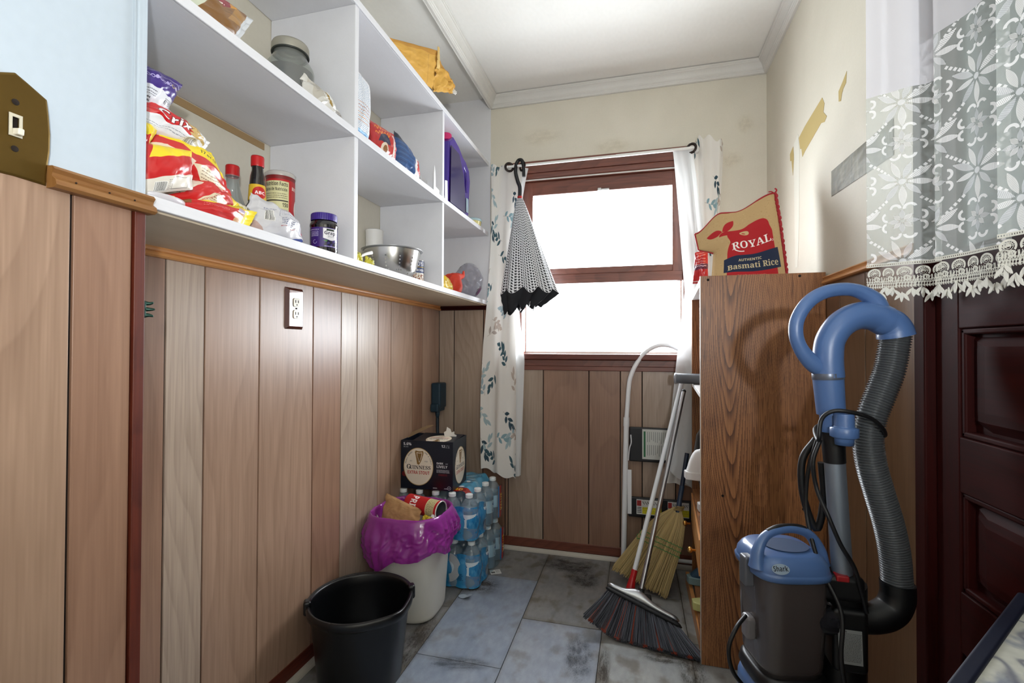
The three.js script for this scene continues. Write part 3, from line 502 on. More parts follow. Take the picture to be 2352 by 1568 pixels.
// ---------------------------------------------------------------- waste bin with its bag
const BIN = { x: -0.918, z: -1.838 };
{
  const t = thing('waste_bin', 'white plastic waste bin by the panelled wall with a purple bag folded over its rim', 'waste bin', [BIN.x, 0, BIN.z]);
  const H = 0.405, oval = (r) => (a) => { const e = 0.5, c = Math.cos(a), s = Math.sin(a), q = Math.pow(Math.pow(Math.abs(c), 3.2) + Math.pow(Math.abs(s), 3.2), -1 / 3.2); return [c * r * q, s * r * q * 0.94]; };
  const ring = [[0, 0], [0.115, 0], [0.124, 0.006], [0.129, 0.02], [0.152, H - 0.02], [0.158, H - 0.012], [0.156, H], [0.149, H - 0.004], [0.145, H - 0.03], [0.12, 0.012], [0, 0.012]];
  part('body', grid(64, ring.length - 1, (u, v) => { const [r, y] = ring[Math.round(v * (ring.length - 1))], [x, z] = oval(r)(-u * 6.2832); return [x, y, z]; }, true), std('#d9d7cf', 0.38), t);
  const bag = M({ color: '#a238a0', roughness: 0.16, transmission: 0.22, thickness: 0, clearcoat: 0.5, clearcoatRoughness: 0.15, side: THREE.DoubleSide });
  const hang = (a) => 0.112 + 0.066 * Math.exp(-Math.pow((Math.atan2(Math.sin(a - 1.75), Math.cos(a - 1.75))) / 0.85, 2)) + 0.018 * Math.sin(3 * a + 1) + 0.012 * Math.sin(7 * a);
  part('bag', grid(240, 70, (u, v) => {
    const a = u * 6.2832; let y, r;
    if (v < 0.25) { const k = v / 0.25; y = lerp(H - 0.14, H + 0.008, k); r = 0.139 + 0.006 * k; } else if (v < 0.35) { const k = (v - 0.25) / 0.1; y = H + 0.008 + 0.009 * Math.sin(k * Math.PI); r = lerp(0.145, 0.162, k); } else { const k = (v - 0.35) / 0.65; y = H + 0.008 - k * hang(a); r = 0.162 + 0.026 * Math.sin(k * 2.0) - 0.006 * k; }
    const w = v > 0.3 ? sm(v, 0.3, 0.7) : 0.35, cr = 1 - Math.abs(N(Math.cos(a) * 7 + v * 2, v * 9, Math.sin(a) * 7)) * 2.6, fold = 0.0035 * Math.sin(a * 19 + 3 * Math.sin(a * 3) + v * 3) * w + 0.014 * w * N(Math.cos(a) * 2.2, v * 2.4, Math.sin(a) * 2.2) + 0.005 * w * N(Math.cos(a) * 11 + v * 3, v * 4, Math.sin(a) * 11) + 0.0028 * w * Math.max(0, cr);
    const [x, z] = oval(r + fold)(a); return [x, y + 0.006 * N(a * 3, v * 4, 9) * w, z];
  }, true), bag, t, 'shiny purple plastic bag folded over the rim');
}
// ---------------------------------------------------------------- what is in the bin
function label(w, h, draw, o = {}) { const t = canvasTex(w, h, draw); return M({ map: t, roughness: 0.4, ...o }); }
function lines(c, x, y, w, n, dy, col, hgt = 3) { c.fillStyle = col; for (let i = 0; i < n; i++) { let p = x; while (p < x + w - 6) { const q = Math.min(4 + rnd() * 16, x + w - p); c.fillRect(p, y + i * dy, q, hgt); p += q + 4; } } }
// a filled bag: bilinear between four corners (c00 lower left, c10 lower right, c11 upper right, c01 upper left), puffed by t, with crimped seals
function bagGeo(c00, c10, c11, c01, t, o = {}) {
  const [A, B, C, D] = [c00, c10, c11, c01].map((p) => V(...p)), n = new THREE.Vector3().crossVectors(B.clone().sub(A), D.clone().sub(A)).normalize();
  const { wr = 0.004, s = 1, seal = 0.06, bend = 0, puff = 0.5, sealV = 0, fin = 0.002, nu = 40, nv = 28, sag = 0 } = o;
  const surf = (side) => grid(nu, nv, (u, v) => {
    if (side < 0) u = 1 - u;
    const p = A.clone().multiplyScalar((1 - u) * (1 - v)).addScaledVector(B, u * (1 - v)).addScaledVector(C, u * v).addScaledVector(D, (1 - u) * v);
    const eu = Math.min(1, Math.max(0, Math.min(u, 1 - u) - seal) / (0.5 - seal)), ev = Math.min(1, Math.max(0, Math.min(v, 1 - v) - sealV) / (0.5 - sealV));
    const f = Math.pow(Math.sin(eu * Math.PI / 2), puff) * Math.pow(Math.sin(ev * Math.PI / 2), puff);
    let h = t * 0.5 * f + wr * f * (1.2 * N(u * 5 + s, v * 4, s * 1.7 + side) + 0.7 * Math.abs(N(u * 11 + s, v * 9, s + side))) ;
    if (eu <= 0 && seal) h += 0.0006 * Math.sin(v * 0 + u * 600);
    const e = Math.min(u, 1 - u, v, 1 - v), w = Math.min(1, Math.max(0, (0.25 - Math.min(u, 1 - u)) * 4));
    p.addScaledVector(n, side * (h + 0.0004) + bend * Math.sin(u * Math.PI) * Math.sin(v * Math.PI) + wr * 1.4 * w * N(v * 7 + s, u * 3, s) );
    p.y += wr * 1.1 * N(u * 6 + s * 2, v * 5, s) * Math.min(1, e * 8 + 0.25) - sag * Math.sin(u * Math.PI);
    return p;
  });
  const back = surf(-1), uv = back.attributes.uv; for (let i = 0; i < uv.count; i++) uv.setX(i, 1 - uv.getX(i));
  return merge([surf(1), back]);
}
const gloss = (map, o = {}) => M({ map, roughness: 0.32, clearcoat: 0.35, clearcoatRoughness: 0.15, ...o });
{
  const t = thing('paper_bag', 'crumpled brown paper bag with a dark blue print sticking out of the purple lined bin', 'paper bag');
  const kraft = canvasTex(256, 256, (c, w, h) => { c.fillStyle = '#b0885c'; c.fillRect(0, 0, w, h); for (let i = 0; i < 500; i++) { c.fillStyle = rnd() > 0.5 ? 'rgba(120,84,50,.14)' : 'rgba(220,180,130,.14)'; c.fillRect(R(0, w), R(0, h), R(2, 40), R(1, 4)); } c.fillStyle = '#26355e'; c.beginPath(); c.arc(246, 190, 52, 0, 7); c.fill(); });
  part('paper', bagGeo([-1.055, 0.31, -1.80], [-0.86, 0.30, -1.78], [-0.868, 0.425, -1.815], [-1.045, 0.468, -1.85], 0.05, { wr: 0.013, seal: 0, s: 3 }), M({ map: kraft, roughness: 0.85 }), t);
}
{
  const t = thing('crisp_tube', 'red cardboard crisp tube lying open in the bin beside the paper bag', 'tube can');
  const a = V(-0.955, 0.425, -1.885), b = V(-0.79, 0.418, -1.845), r = 0.0375;
  const red = label(512, 256, (c, w, h) => { c.fillStyle = '#b8161c'; c.fillRect(0, 0, w, h); c.fillStyle = '#d8cf9a'; c.fillRect(60, 20, 320, 66); lines(c, 66, 26, 308, 7, 8, '#3a2a20', 3); c.fillStyle = '#fff'; c.save(); c.translate(300, 190); c.font = 'bold 70px sans-serif'; c.rotate(0); c.fillText('PRIN', -110, 20); c.restore(); });
  const d = b.clone().sub(a), q = new THREE.Quaternion().setFromUnitVectors(V(0, 1, 0), d.clone().normalize());
  const put = (g) => g.applyQuaternion(q).translate(a.x, a.y, a.z);
  const L = d.length();
  part('tube', put(new THREE.CylinderGeometry(r, r, L, 40, 1, true).rotateY(2.2).translate(0, L / 2, 0)), red, t);
  part('rim', put(new THREE.TorusGeometry(r, 0.0025, 10, 40).rotateX(Math.PI / 2).translate(0, L, 0)), std('#e3e1dc', 0.3, { metalness: 0.4 }), t);
  part('inside', put(lathe([[0, 0.004], [r - 0.002, 0.004], [r - 0.002, L]], 40)), M({ color: '#4b4f54', roughness: 0.4, side: THREE.DoubleSide }), t);
}
{
  const t = thing('tissue', 'crumpled white tissue lying over the mouth of the red tube in the bin', 'tissue');
  part('sheet', grid(24, 24, (u, v) => { const x = (u - 0.5) * 0.06, z = (v - 0.5) * 0.06; return [-0.806 + x * 0.8 + z * 0.3, 0.402 - 0.25 * z - 0.5 * Math.abs(x) + 0.012 * N(u * 4, v * 4, 5) + 0.004 * N(u * 11, v * 11, 2), -1.79 + z * 0.7 + 0.014 * N(u * 3, v * 3, 9)]; }), M({ color: '#eef0f0', roughness: 0.9, side: THREE.DoubleSide }), t);
}
{
  const t = thing('snack_wrapper', 'small yellow wrapper wedged in the bin below the white tissue', 'wrapper');
  part('foil', bagGeo([-0.86, 0.36, -1.80], [-0.79, 0.365, -1.775], [-0.795, 0.40, -1.80], [-0.855, 0.405, -1.82], 0.02, { wr: 0.008, seal: 0, s: 6 }), std('#cdb42a', 0.35), t);
}
// ---------------------------------------------------------------- two shrink-wrapped packs of water bottles and the beer carton on top
{
  const pet = M({ color: '#dcecf4', transmission: 0.82, thickness: 0, roughness: 0.12, clearcoat: 0.3 }), cap = std('#e8eef0', 0.4), wat = M({ color: '#b9d6e4', transmission: 0.6, thickness: 0, roughness: 0.1 });
  const lab = label(256, 256, (c, w, h) => { c.fillStyle = '#e3f1f8'; c.fillRect(0, 0, w, h); c.fillStyle = '#1d4f9e'; for (const x of [64, 192]) { c.beginPath(); c.ellipse(x, 80, 34, 42, 0, 0, 7); c.fill(); c.strokeStyle = '#3a6aa8'; c.lineWidth = 4; c.beginPath(); c.ellipse(x - 6, 200, 26, 50, 0.2, 0, 5); c.stroke(); } c.fillStyle = '#fff'; c.font = 'bold 24px sans-serif'; for (const x of [36, 164]) { c.fillText('Great', x, 78); c.font = '18px sans-serif'; c.fillText('Value', x + 4, 100); c.font = 'bold 24px sans-serif'; } }, { roughness: 0.25 });
  const shellPts = [[0.012, 0.0], [0.030, 0.002], [0.0355, 0.012], [0.0355, 0.03], [0.0335, 0.036], [0.0355, 0.042], [0.0355, 0.058], [0.034, 0.062], [0.034, 0.12], [0.0355, 0.126], [0.0355, 0.14], [0.031, 0.158], [0.019, 0.18], [0.0125, 0.187], [0.0125, 0.193]];
  const shell = lathe(shellPts, 28), capG = lathe([[0.0145, 0.189], [0.0148, 0.192], [0.0148, 0.203], [0.0135, 0.205], [0, 0.205]], 24), labG = new THREE.CylinderGeometry(0.0352, 0.0352, 0.06, 28, 1, true).rotateY(0.6).translate(0, 0.091, 0);
  const film = M({ map: canvasTex(512, 256, (c, w, h) => { c.fillStyle = '#3aa0da'; c.fillRect(0, 0, w, h); for (let i = 0; i < 70; i++) { const x = R(0, w), y = R(0, h), r = R(6, 26); c.fillStyle = `rgba(${rnd() > 0.5 ? '120,200,240' : '30,120,190'},.35)`; c.beginPath(); c.arc(x, y, r, 0, 7); c.fill(); } lines(c, 380, 150, 90, 5, 12, 'rgba(20,60,120,.8)', 5); }), roughness: 0.14, transmission: 0.25, thickness: 0, clearcoat: 0.5 });
  const clearFilm = M({ color: '#d9eef8', transmission: 0.9, thickness: 0, roughness: 0.06 });
  const redFilm = label(128, 256, (c, w, h) => { c.fillStyle = '#2f86c8'; c.fillRect(0, 0, w, h); c.fillStyle = '#a3191f'; c.fillRect(24, 0, 70, h); c.save(); c.translate(46, 236); c.rotate(-Math.PI / 2); c.fillStyle = '#e8d23a'; c.font = 'bold 46px sans-serif'; c.fillText('VALUE', 30, 32); c.restore(); }, { roughness: 0.15, clearcoat: 0.5 });
  const topFilm = label(512, 512, (c, w, h) => { c.fillStyle = '#5fb4dd'; c.fillRect(0, 0, w, h); for (let i = 0; i < 60; i++) { c.fillStyle = 'rgba(180,225,245,.3)'; c.beginPath(); c.arc(R(0, w), R(0, h), R(8, 36), 0, 7); c.fill(); } c.strokeStyle = '#23528c'; c.lineWidth = 7; c.beginPath(); c.ellipse(400, 250, 70, 34, 0.3, 0.4, 5.6); c.stroke(); c.fillStyle = '#b3261e'; c.fillRect(330, 420, 182, 92); c.fillStyle = '#e8b93a'; c.font = 'bold 60px sans-serif'; c.save(); c.translate(380, 490); c.fillText('40', 0, 0); c.restore(); }, { roughness: 0.16, transmission: 0.2, thickness: 0, clearcoat: 0.4 });
  const xs = [0, 1, 2, 3, 4].map((k) => -0.748 - 0.0835 * k), zs = [0, 1, 2, 3].map((k) => -2.075 - 0.1 * k);
  for (const [y0, lay] of [[0.003, 0], [0.217, 1]]) {
    const t = thing('water_pack', lay ? 'shrink-wrapped pack of water bottles, the upper of two, under the dark beer carton' : 'shrink-wrapped pack of water bottles standing on the floor, the lower of the two packs', 'water bottles', [0, y0, 0]);
    const off = lay ? 0 : 0.012, spots = [];
    for (const x of xs) spots.push([x, zs[0]]); for (const z of zs.slice(1)) spots.push([xs[0], z]);
    for (const x of xs.slice(1, 3)) for (const z of zs.slice(1)) spots.push([x, z]);
    spots.forEach(([x, z]) => { const b = part('bottle', shell, pet, t); b.scale.set(1.16, 1, 1.16); b.position.set(x + off + (z + 2.075) * -0.07, 0, z); part('cap', capG, cap, b); part('paper_label', labG, lab, b); part('water', new THREE.CylinderGeometry(0.0325, 0.0325, 0.13, 20).translate(0, 0.07, 0), wat, b); });
    // film that clings to the outer bottles: front and the first part of the right side printed blue, then clear, then a red strip
    const path = []; const X0 = -1.095, F = zs[0] - 0, bump = (k) => Math.abs(Math.sin(k * Math.PI));
    const side = (u0, u1, nu, f) => grid(nu, 14, (u, v) => { const uu = lerp(u0, u1, u); return f(uu, v); });
    const cl = (v) => -0.004 * Math.sin(v * 9) + 0.0015 * N(v * 12, 1, 1), fy = (v) => 0.004 + v * 0.142;
    part('printed_film', [side(0, 1, 60, (u, v) => [lerp(-1.10, -0.745, u) + off, fy(v) + 0.012 * bump(u * 5) * v, zs[0] + 0.030 + 0.013 * bump(u * 5) + cl(v)]),
      side(0, 1, 40, (u, v) => { if (u < 0.35) { const b = u / 0.35 * Math.PI / 2; return [-0.745 + off + 0.0385 * Math.sin(b), fy(v) + 0.006 * v, zs[0] + 0.0385 * Math.cos(b) + cl(v)]; } const w = (u - 0.35) / 0.65; return [-0.7065 + off + 0.0 + 0.006 * (bump(w * 1.5 + 0.5) - 1) + 0.07 * 0.11 * w + cl(v), fy(v) + 0.012 * v * bump(w * 1.4), zs[0] - 0.118 * w]; })], film, t, 'sky blue printed film');
    part('clear_film', side(0, 1, 40, (u, v) => [-0.694 + off + 0.012 * u + 0.005 * (bump(u * 2 + 0.05) - 1), 0.004 + v * 0.15, -2.195 - 0.15 * u]), clearFilm, t);
    part('end_film', side(0, 1, 24, (u, v) => [-0.686 + off + 0.006 * (bump(u + 0.0) - 0.5), 0.006 + v * 0.16, -2.345 - 0.085 * u]), redFilm, t, 'film end with a red strip');
    if (lay) part('top_film', grid(40, 40, (u, v) => { const x = lerp(-1.095, -0.755, u), z = lerp(-2.10, -2.43, v); return [x, 0.206 + 0.0025 * Math.cos(u * 4.4 * 6.28) * Math.cos(v * 4 * 6.28) - 0.03 * sm(u, 0.9, 1), z]; }), topFilm, t, 'pale blue printed film over the caps');
    if (!lay) part('carry_strap', extr((() => { const p = []; for (let i = 0; i <= 20; i++) { const a = -1.4 + 2.8 * i / 20; p.push([Math.cos(a) * 0.062, Math.sin(a) * 0.066]); } for (let i = 20; i >= 0; i--) { const a = -1.4 + 2.8 * i / 20; p.push([Math.cos(a) * 0.03, Math.sin(a) * 0.03]); } return p; })(), 0.0012).translate(-0.835, 0.092, zs[0] + 0.042), std('#d8dde2', 0.4, { transmission: 0.3, thickness: 0 }), t, 'white round carry strap');
  }
}
{
  const t = thing('beer_carton', 'dark navy beer carton with a cream round label standing on the water packs', 'carton', [-0.965, 0.4265, -2.172], 0.03);
  const w = 0.262, h = 0.228, d = 0.196;
  const badge = (c, x, y, rx, ry, full) => {
    c.fillStyle = '#b79a62'; c.beginPath(); c.ellipse(x, y, rx, ry, 0, 0, 7); c.fill(); c.fillStyle = '#e9dfcd'; c.beginPath(); c.ellipse(x, y, rx * 0.965, ry * 0.965, 0, 0, 7); c.fill();
    c.fillStyle = '#8a6a34'; const s = ry / 150; c.save(); c.translate(x + 6 * s, y - 80 * s); c.scale(s * rx / ry * 1.15, s);
    c.beginPath(); c.moveTo(-30, -48); c.quadraticCurveTo(0, -38, 34, -46); c.quadraticCurveTo(44, -30, 30, 0); c.quadraticCurveTo(20, 40, -2, 66); c.lineTo(-18, 60); c.quadraticCurveTo(-26, 10, -38, -36); c.fill(); c.strokeStyle = '#e9dfcd'; c.lineWidth = 5; c.beginPath(); c.moveTo(-22, -32); c.quadraticCurveTo(0, -24, 24, -32); c.quadraticCurveTo(26, -6, 2, 44); c.quadraticCurveTo(-14, 10, -22, -32); c.stroke(); c.lineWidth = 2; c.strokeStyle = '#5d4520'; for (let i = -2; i < 3; i++) { c.beginPath(); c.moveTo(i * 8, -26); c.lineTo(i * 4, 36); c.stroke(); } c.restore();
    if (!full) return; c.textAlign = 'center'; c.fillStyle = '#1b1d22'; c.font = `bold ${50 * s}px serif`; c.fillText('G', x - rx * 0.66, y + 20 * s); c.font = `bold ${40 * s}px serif`; c.fillText('UINNESS', x + rx * 0.12, y + 20 * s, rx * 1.42); c.fillStyle = '#b8322a'; c.font = `bold ${36 * s}px sans-serif`; c.fillText('EXTRA STOUT', x, y + 60 * s, rx * 1.5);
    c.fillStyle = '#3a3630'; c.font = `${16 * s}px sans-serif`; const ring = (str, r, a0, a1) => { for (let i = 0; i < str.length; i++) { const a = lerp(a0, a1, i / (str.length - 1)); c.save(); c.translate(x + Math.cos(a) * rx * r, y + Math.sin(a) * ry * r); c.rotate(a + Math.PI / 2); c.fillText(str[i], 0, 0); c.restore(); } };
    ring('DOUBLE BREWED', 0.84, -2.95, -2.1); ring('DARK & LIVELY', 0.84, -1.05, -0.2); c.font = `${13 * s}px sans-serif`; c.fillText('EST', x - rx * 0.5, y - 38 * s); c.fillText('1759', x + rx * 0.5, y - 38 * s); c.textAlign = 'left';
  };
  const front = label(768, 668, (c, W, H) => {
    c.fillStyle = '#0d1826'; c.fillRect(0, 0, W, H); const gr = c.createRadialGradient(W * 0.75, H * 0.9, 10, W * 0.75, H * 0.9, 240); gr.addColorStop(0, '#3a0d12'); gr.addColorStop(1, 'rgba(13,24,38,0)'); c.fillStyle = gr; c.fillRect(0, 0, W, H); c.fillStyle = '#6a151a'; c.beginPath(); c.arc(50, 470, 36, 0, 7); c.fill();
    badge(c, 262, 360, 222, 262, true); c.fillStyle = '#e4e6e8'; c.font = 'bold 54px sans-serif'; c.fillText('5.6%', 34, 70); c.font = '22px sans-serif'; c.fillText('alc./vol.', 36, 98); c.font = 'bold 50px sans-serif'; c.fillText('12', 600, 80); c.font = '20px sans-serif'; c.fillText('x 11.2', 664, 60); c.fillText('FL. OZ.', 664, 84);
    c.font = 'bold 38px sans-serif'; c.fillText('DARK', 530, 312); c.font = '20px sans-serif'; c.fillText('and', 662, 308); c.font = 'bold 50px sans-serif'; c.fillText('LIVELY', 530, 362); lines(c, 532, 386, 190, 3, 16, '#b9bfc6', 8); lines(c, 560, 446, 130, 2, 14, '#8a2025', 7); c.fillStyle = '#d6d9dc'; c.font = 'bold 24px sans-serif'; c.fillText('www.', 480, 648); c.fillText('.com', 640, 648); c.beginPath(); c.arc(716, 632, 24, 0, 7); c.strokeStyle = '#d6d9dc'; c.lineWidth = 4; c.stroke(); c.font = 'bold 22px sans-serif'; c.fillText('21', 704, 640);
  }, { roughness: 0.32 });
  const sideM = label(400, 460, (c, W, H) => { c.fillStyle = '#0d1826'; c.fillRect(0, 0, W, H); badge(c, 210, 260, 150, 180, true); }, { roughness: 0.35 });
  const navy = std('#0e1826', 0.4), kraft = std('#8d7355', 0.85);
  part('front_face', new THREE.PlaneGeometry(w, h, 1, 1).translate(0, h / 2, d / 2 + 0.0006), front, t);
  part('side_face', new THREE.PlaneGeometry(d, h).rotateY(Math.PI / 2).translate(w / 2 + 0.0006, h / 2, 0), sideM, t);
  part('box', [rbox(-w / 2, w / 2, 0, h, d / 2 - 0.003, d / 2, 0.001), rbox(-w / 2, w / 2, 0, h, -d / 2, -d / 2 + 0.003, 0.001), rbox(-w / 2, -w / 2 + 0.003, 0, h, -d / 2, d / 2, 0.001), rbox(w / 2 - 0.003, w / 2, 0, h, -d / 2, d / 2, 0.001), rbox(-w / 2, w / 2, 0, 0.003, -d / 2, d / 2, 0.001)], navy, t);
  const topM = label(400, 300, (c, W, H) => { c.fillStyle = '#0d1826'; c.fillRect(0, 0, W, H); badge(c, 220, 110, 120, 120, true); }, { roughness: 0.35 });
  part('top_face', grid(10, 10, (u, v) => [lerp(-w * 0.3, w / 2, u), h + 0.012 * (1 - v) - 0.004, lerp(d / 2, -d * 0.35, 1 - v) + 0.0]), topM, t);
  part('flap', extr([[0, 0], [0.13, 0.062], [0.10, 0.062], [0.02, 0.028]], 0.0015).rotateY(0.35).translate(-w / 2, h - 0.004, 0.03), kraft, t, 'torn brown flap standing up at the left');
  part('torn_flap', extr([[0, 0], [0.06, 0], [0.062, 0.012], [0.05, 0.016], [0.05, 0.03], [0.036, 0.024], [0.03, 0.04], [0.012, 0.05], [0.008, 0.03], [-0.004, 0.024]], 0.0015).translate(0.045, h, -0.02), std('#e6e4de', 0.8), t, 'torn white cardboard scrap');
}
{
  const t = thing('wall_charger', 'dark blue charger box with a hanging cord on the wall in the far left corner', 'charger', [-1.09, 0.83, -2.44]);
  const m = std('#12303f', 0.5);
  part('case', rbox(-0.005, 0.05, -0.068, 0.072, -0.062, 0.03, 0.010, 3), m, t);
  part('lower_case', rbox(0.0, 0.046, -0.085, -0.04, -0.05, 0.05, 0.008, 3), m, t);
  part('plug_neck', lathe([[0, 0], [0.013, 0], [0.012, -0.02], [0.006, -0.045], [0, -0.045]], 16).translate(0.022, -0.083, 0), m, t);
  part('cord', sweep([[0.022, -0.12, 0], [0.024, -0.18, 0.004], [0.034, -0.26, 0.018], [0.04, -0.32, 0.03], [0.038, -0.39, 0.0], [0.03, -0.42, -0.05]], 0.009, 40, 10), std('#10222e', 0.5), t);
}
{
  const t = thing('paper_scrap', 'small white price label lying on the floor beside the water packs', 'label');
  part('paper', box(-0.026, 0.026, 0.0005, 0.0015, -0.022, 0.022).rotateY(0.5).translate(-0.668, 0, -2.235), label(128, 128, (c, w, h) => { c.fillStyle = '#dcdcda'; c.fillRect(0, 0, w, h); lines(c, 70, 16, 48, 4, 22, '#444', 7); c.fillStyle = '#555'; c.fillRect(12, 56, 44, 40); }), t);
}
{
  const t = thing('foil_scrap', 'curled silver foil lid lying alone on the floor tiles', 'foil');
  part('foil', grid(20, 14, (u, v) => { const a = u * 6.2832, r = v * (0.022 + 0.006 * Math.sin(a * 2 + 1)); return [-0.728 + Math.cos(a) * r * 1.2, 0.003 + 0.016 * Math.max(0, Math.sin(a + 1.4)) * v * v + 0.002 * N(u * 6, v * 4), -1.975 + Math.sin(a) * r]; }, true), M({ color: '#d2d8de', metalness: 0.5, roughness: 0.35, side: THREE.DoubleSide }), t);
}
// ---------------------------------------------------------------- stains on the floor and worn patches of the walls: thin films of dirt, torn paper and a painted sheen
function patch(poly, x, out, mat, name, parent) { return part(name, extr(poly, 0.0012).rotateY(-Math.PI / 2).translate(x + 0.0004, 0, 0), mat, parent); }
{
  const soot = (s, col, k) => M({ color: col, roughness: 0.8, transparent: true, alphaMap: dataTex(256, 256, (u, v) => { const r = Math.hypot(u - 0.5, v - 0.5) * 2, a = clamp((1 - sm(r, 0.25, 1)) * (0.55 + 1.5 * fbm(u * 6 + s, v * 6, s, 5)) + 0.8 * Math.max(0, N(u * 40, v * 40, s)) * (1 - sm(r, 0.5, 1))) * 255 * k; return [a, a, a]; }, false) });
  const stain = (x, z, w, d, m, a = 0) => part('stain', new THREE.PlaneGeometry(w, d).rotateX(-Math.PI / 2).rotateY(a).translate(x, 0.0006, z), m, floor);
  const s1 = soot(3, '#1c1814', 0.65), s2 = soot(7, '#2a2c33', 0.5), s3 = soot(12, '#4a4238', 0.75);
  stain(-0.33, -2.40, 0.40, 0.20, s1); stain(-0.25, -2.28, 0.2, 0.26, s1, 0.4); stain(-0.20, -1.70, 0.13, 0.34, s2, 0.1); stain(0.10, -1.78, 0.22, 0.10, s3); stain(0.185, -1.75, 0.12, 0.42, s3); stain(-0.60, -1.56, 0.26, 0.10, s2, 0.2); stain(-0.80, -1.62, 0.12, 0.5, s3); stain(-0.11, -1.62, 0.06, 0.4, s3); stain(-0.72, -2.1, 0.3, 0.2, s3);
  const damp = soot(17, '#b39a56', 0.13);
  for (const [x, y, w, h] of [[-0.12, 2.16, 0.24, 0.11], [0.46, 2.03, 0.12, 0.1], [0.52, 2.2, 0.1, 0.12], [-0.5, 2.25, 0.3, 0.12]]) part('stain', new THREE.PlaneGeometry(w, h).translate(x, y, ZB + 0.0006), damp, wallB);
}
{
  const tan = std('#b8a266', 0.75), white = std('#dedccf', 0.7);
  // poly is given as (z, y) on the right wall
  patch([[-2.06, 1.92], [-1.99, 1.935], [-1.82, 1.955], [-1.80, 1.925], [-1.81, 1.90], [-1.78, 1.872], [-1.80, 1.862], [-1.83, 1.872], [-1.99, 1.84], [-2.02, 1.83], [-2.03, 1.865], [-2.045, 1.87]], XR, 0.0012, tan, 'torn_patch', wallR);
  patch([[-2.17, 1.90], [-2.13, 1.915], [-2.12, 1.87], [-2.135, 1.80], [-2.15, 1.865], [-2.168, 1.87]], XR, 0.0012, tan, 'torn_patch', wallR);
  patch([[-1.685, 1.905], [-1.655, 1.918], [-1.625, 1.935], [-1.63, 1.902], [-1.65, 1.895], [-1.66, 1.885], [-1.668, 1.866], [-1.684, 1.872]], XR, 0.0012, tan, 'torn_patch', wallR);
  patch([[-2.12, 1.92], [-2.07, 1.94], [-2.055, 1.87], [-2.06, 1.6], [-2.08, 1.42], [-2.11, 1.42], [-2.115, 1.6]], XR, 0.001, white, 'sheen_stripe', wallR);  // light sheen near the corner, painted as a pale stripe
  const t = thing('tape_strip', 'wide strip of shiny grey duct tape stuck to the cream wall behind the lace curtain', 'tape');
  const tapeTex = canvasTex(512, 160, (c, w, h) => { c.fillStyle = '#625e46'; c.fillRect(0, 0, w, h); for (let i = 0; i < 90; i++) { c.fillStyle = `rgba(${rnd() > 0.5 ? '140,136,112' : '70,66,50'},.28)`; const x = R(0, w); c.fillRect(x, R(-20, h), R(4, 26), R(30, 160)); } });
  const g = grid(40, 10, (u, v) => [XR - 0.0016 - 0.0012 * Math.abs(N(u * 9, v * 3, 4)), lerp(lerp(1.592, 1.576, u), lerp(1.674, 1.668, u), v), lerp(-1.742, -1.36, u)]); flip(g.toNonIndexed());
  part('tape', flip(g.toNonIndexed()), M({ map: tapeTex, roughness: 0.5, clearcoat: 0.15, side: THREE.DoubleSide }), t);
}
// ---------------------------------------------------------------- switch plate, outlet, hook
{
  const t = thing('switch_plate', 'shaped brass switch plate with one white toggle on the wall at the left edge', 'switch', [XF, 1.393, -0.4375]);
  const pts = []; const half = [[0, 0.070], [0.012, 0.064], [0.034, 0.052], [0.0365, 0.03], [0.0385, 0.005], [0.0382, -0.02], [0.0345, -0.055], [0.0345, -0.068], [0.012, -0.067], [0, -0.0665]];
  for (const p of half) pts.push(p); for (const p of half.slice(1, -1).reverse()) pts.push([-p[0], p[1]]);
  const slot = [[-0.005, -0.012], [0.005, -0.012], [0.005, 0.012], [-0.005, 0.012]];
  const turn = (g) => g.rotateY(Math.PI / 2);
  part('plate', turn(extr(pts.map(([x, y]) => [x * 0.96, y * 0.97]), 0.002, 0.0032, [slot.map(([x, y]) => [x * 1.6, y * 1.3])])).translate(0.003, 0, 0), MT.brass, t);
  part('toggle_frame', turn(extr([[-0.0065, -0.0145], [0.0065, -0.0145], [0.0065, 0.0145], [-0.0065, 0.0145]], 0.001, 0.0006, [[[-0.0042, -0.0115], [0.0042, -0.0115], [0.0042, 0.0115], [-0.0042, 0.0115]]])).translate(0.0086, 0, 0), std('#c9c2ae', 0.5), t);
  part('slot_back', turn(extr([[-0.006, -0.013], [0.006, -0.013], [0.006, 0.013], [-0.006, 0.013]], 0.001)).translate(0.003, 0, 0), MT.groove, t);
  part('toggle', rbox(0.004, 0.022, -0.012, -0.003, -0.0034, 0.0034, 0.0018, 3).rotateZ(-0.12), std('#e6e0d0', 0.35), t);
  for (const y of [0.0315, -0.031]) part('screw', lathe([[0, 0.0015], [0.0036, 0.001], [0.0042, 0]], 16).rotateZ(-Math.PI / 2).translate(0.0082, y, 0), MT.groove, t);
}
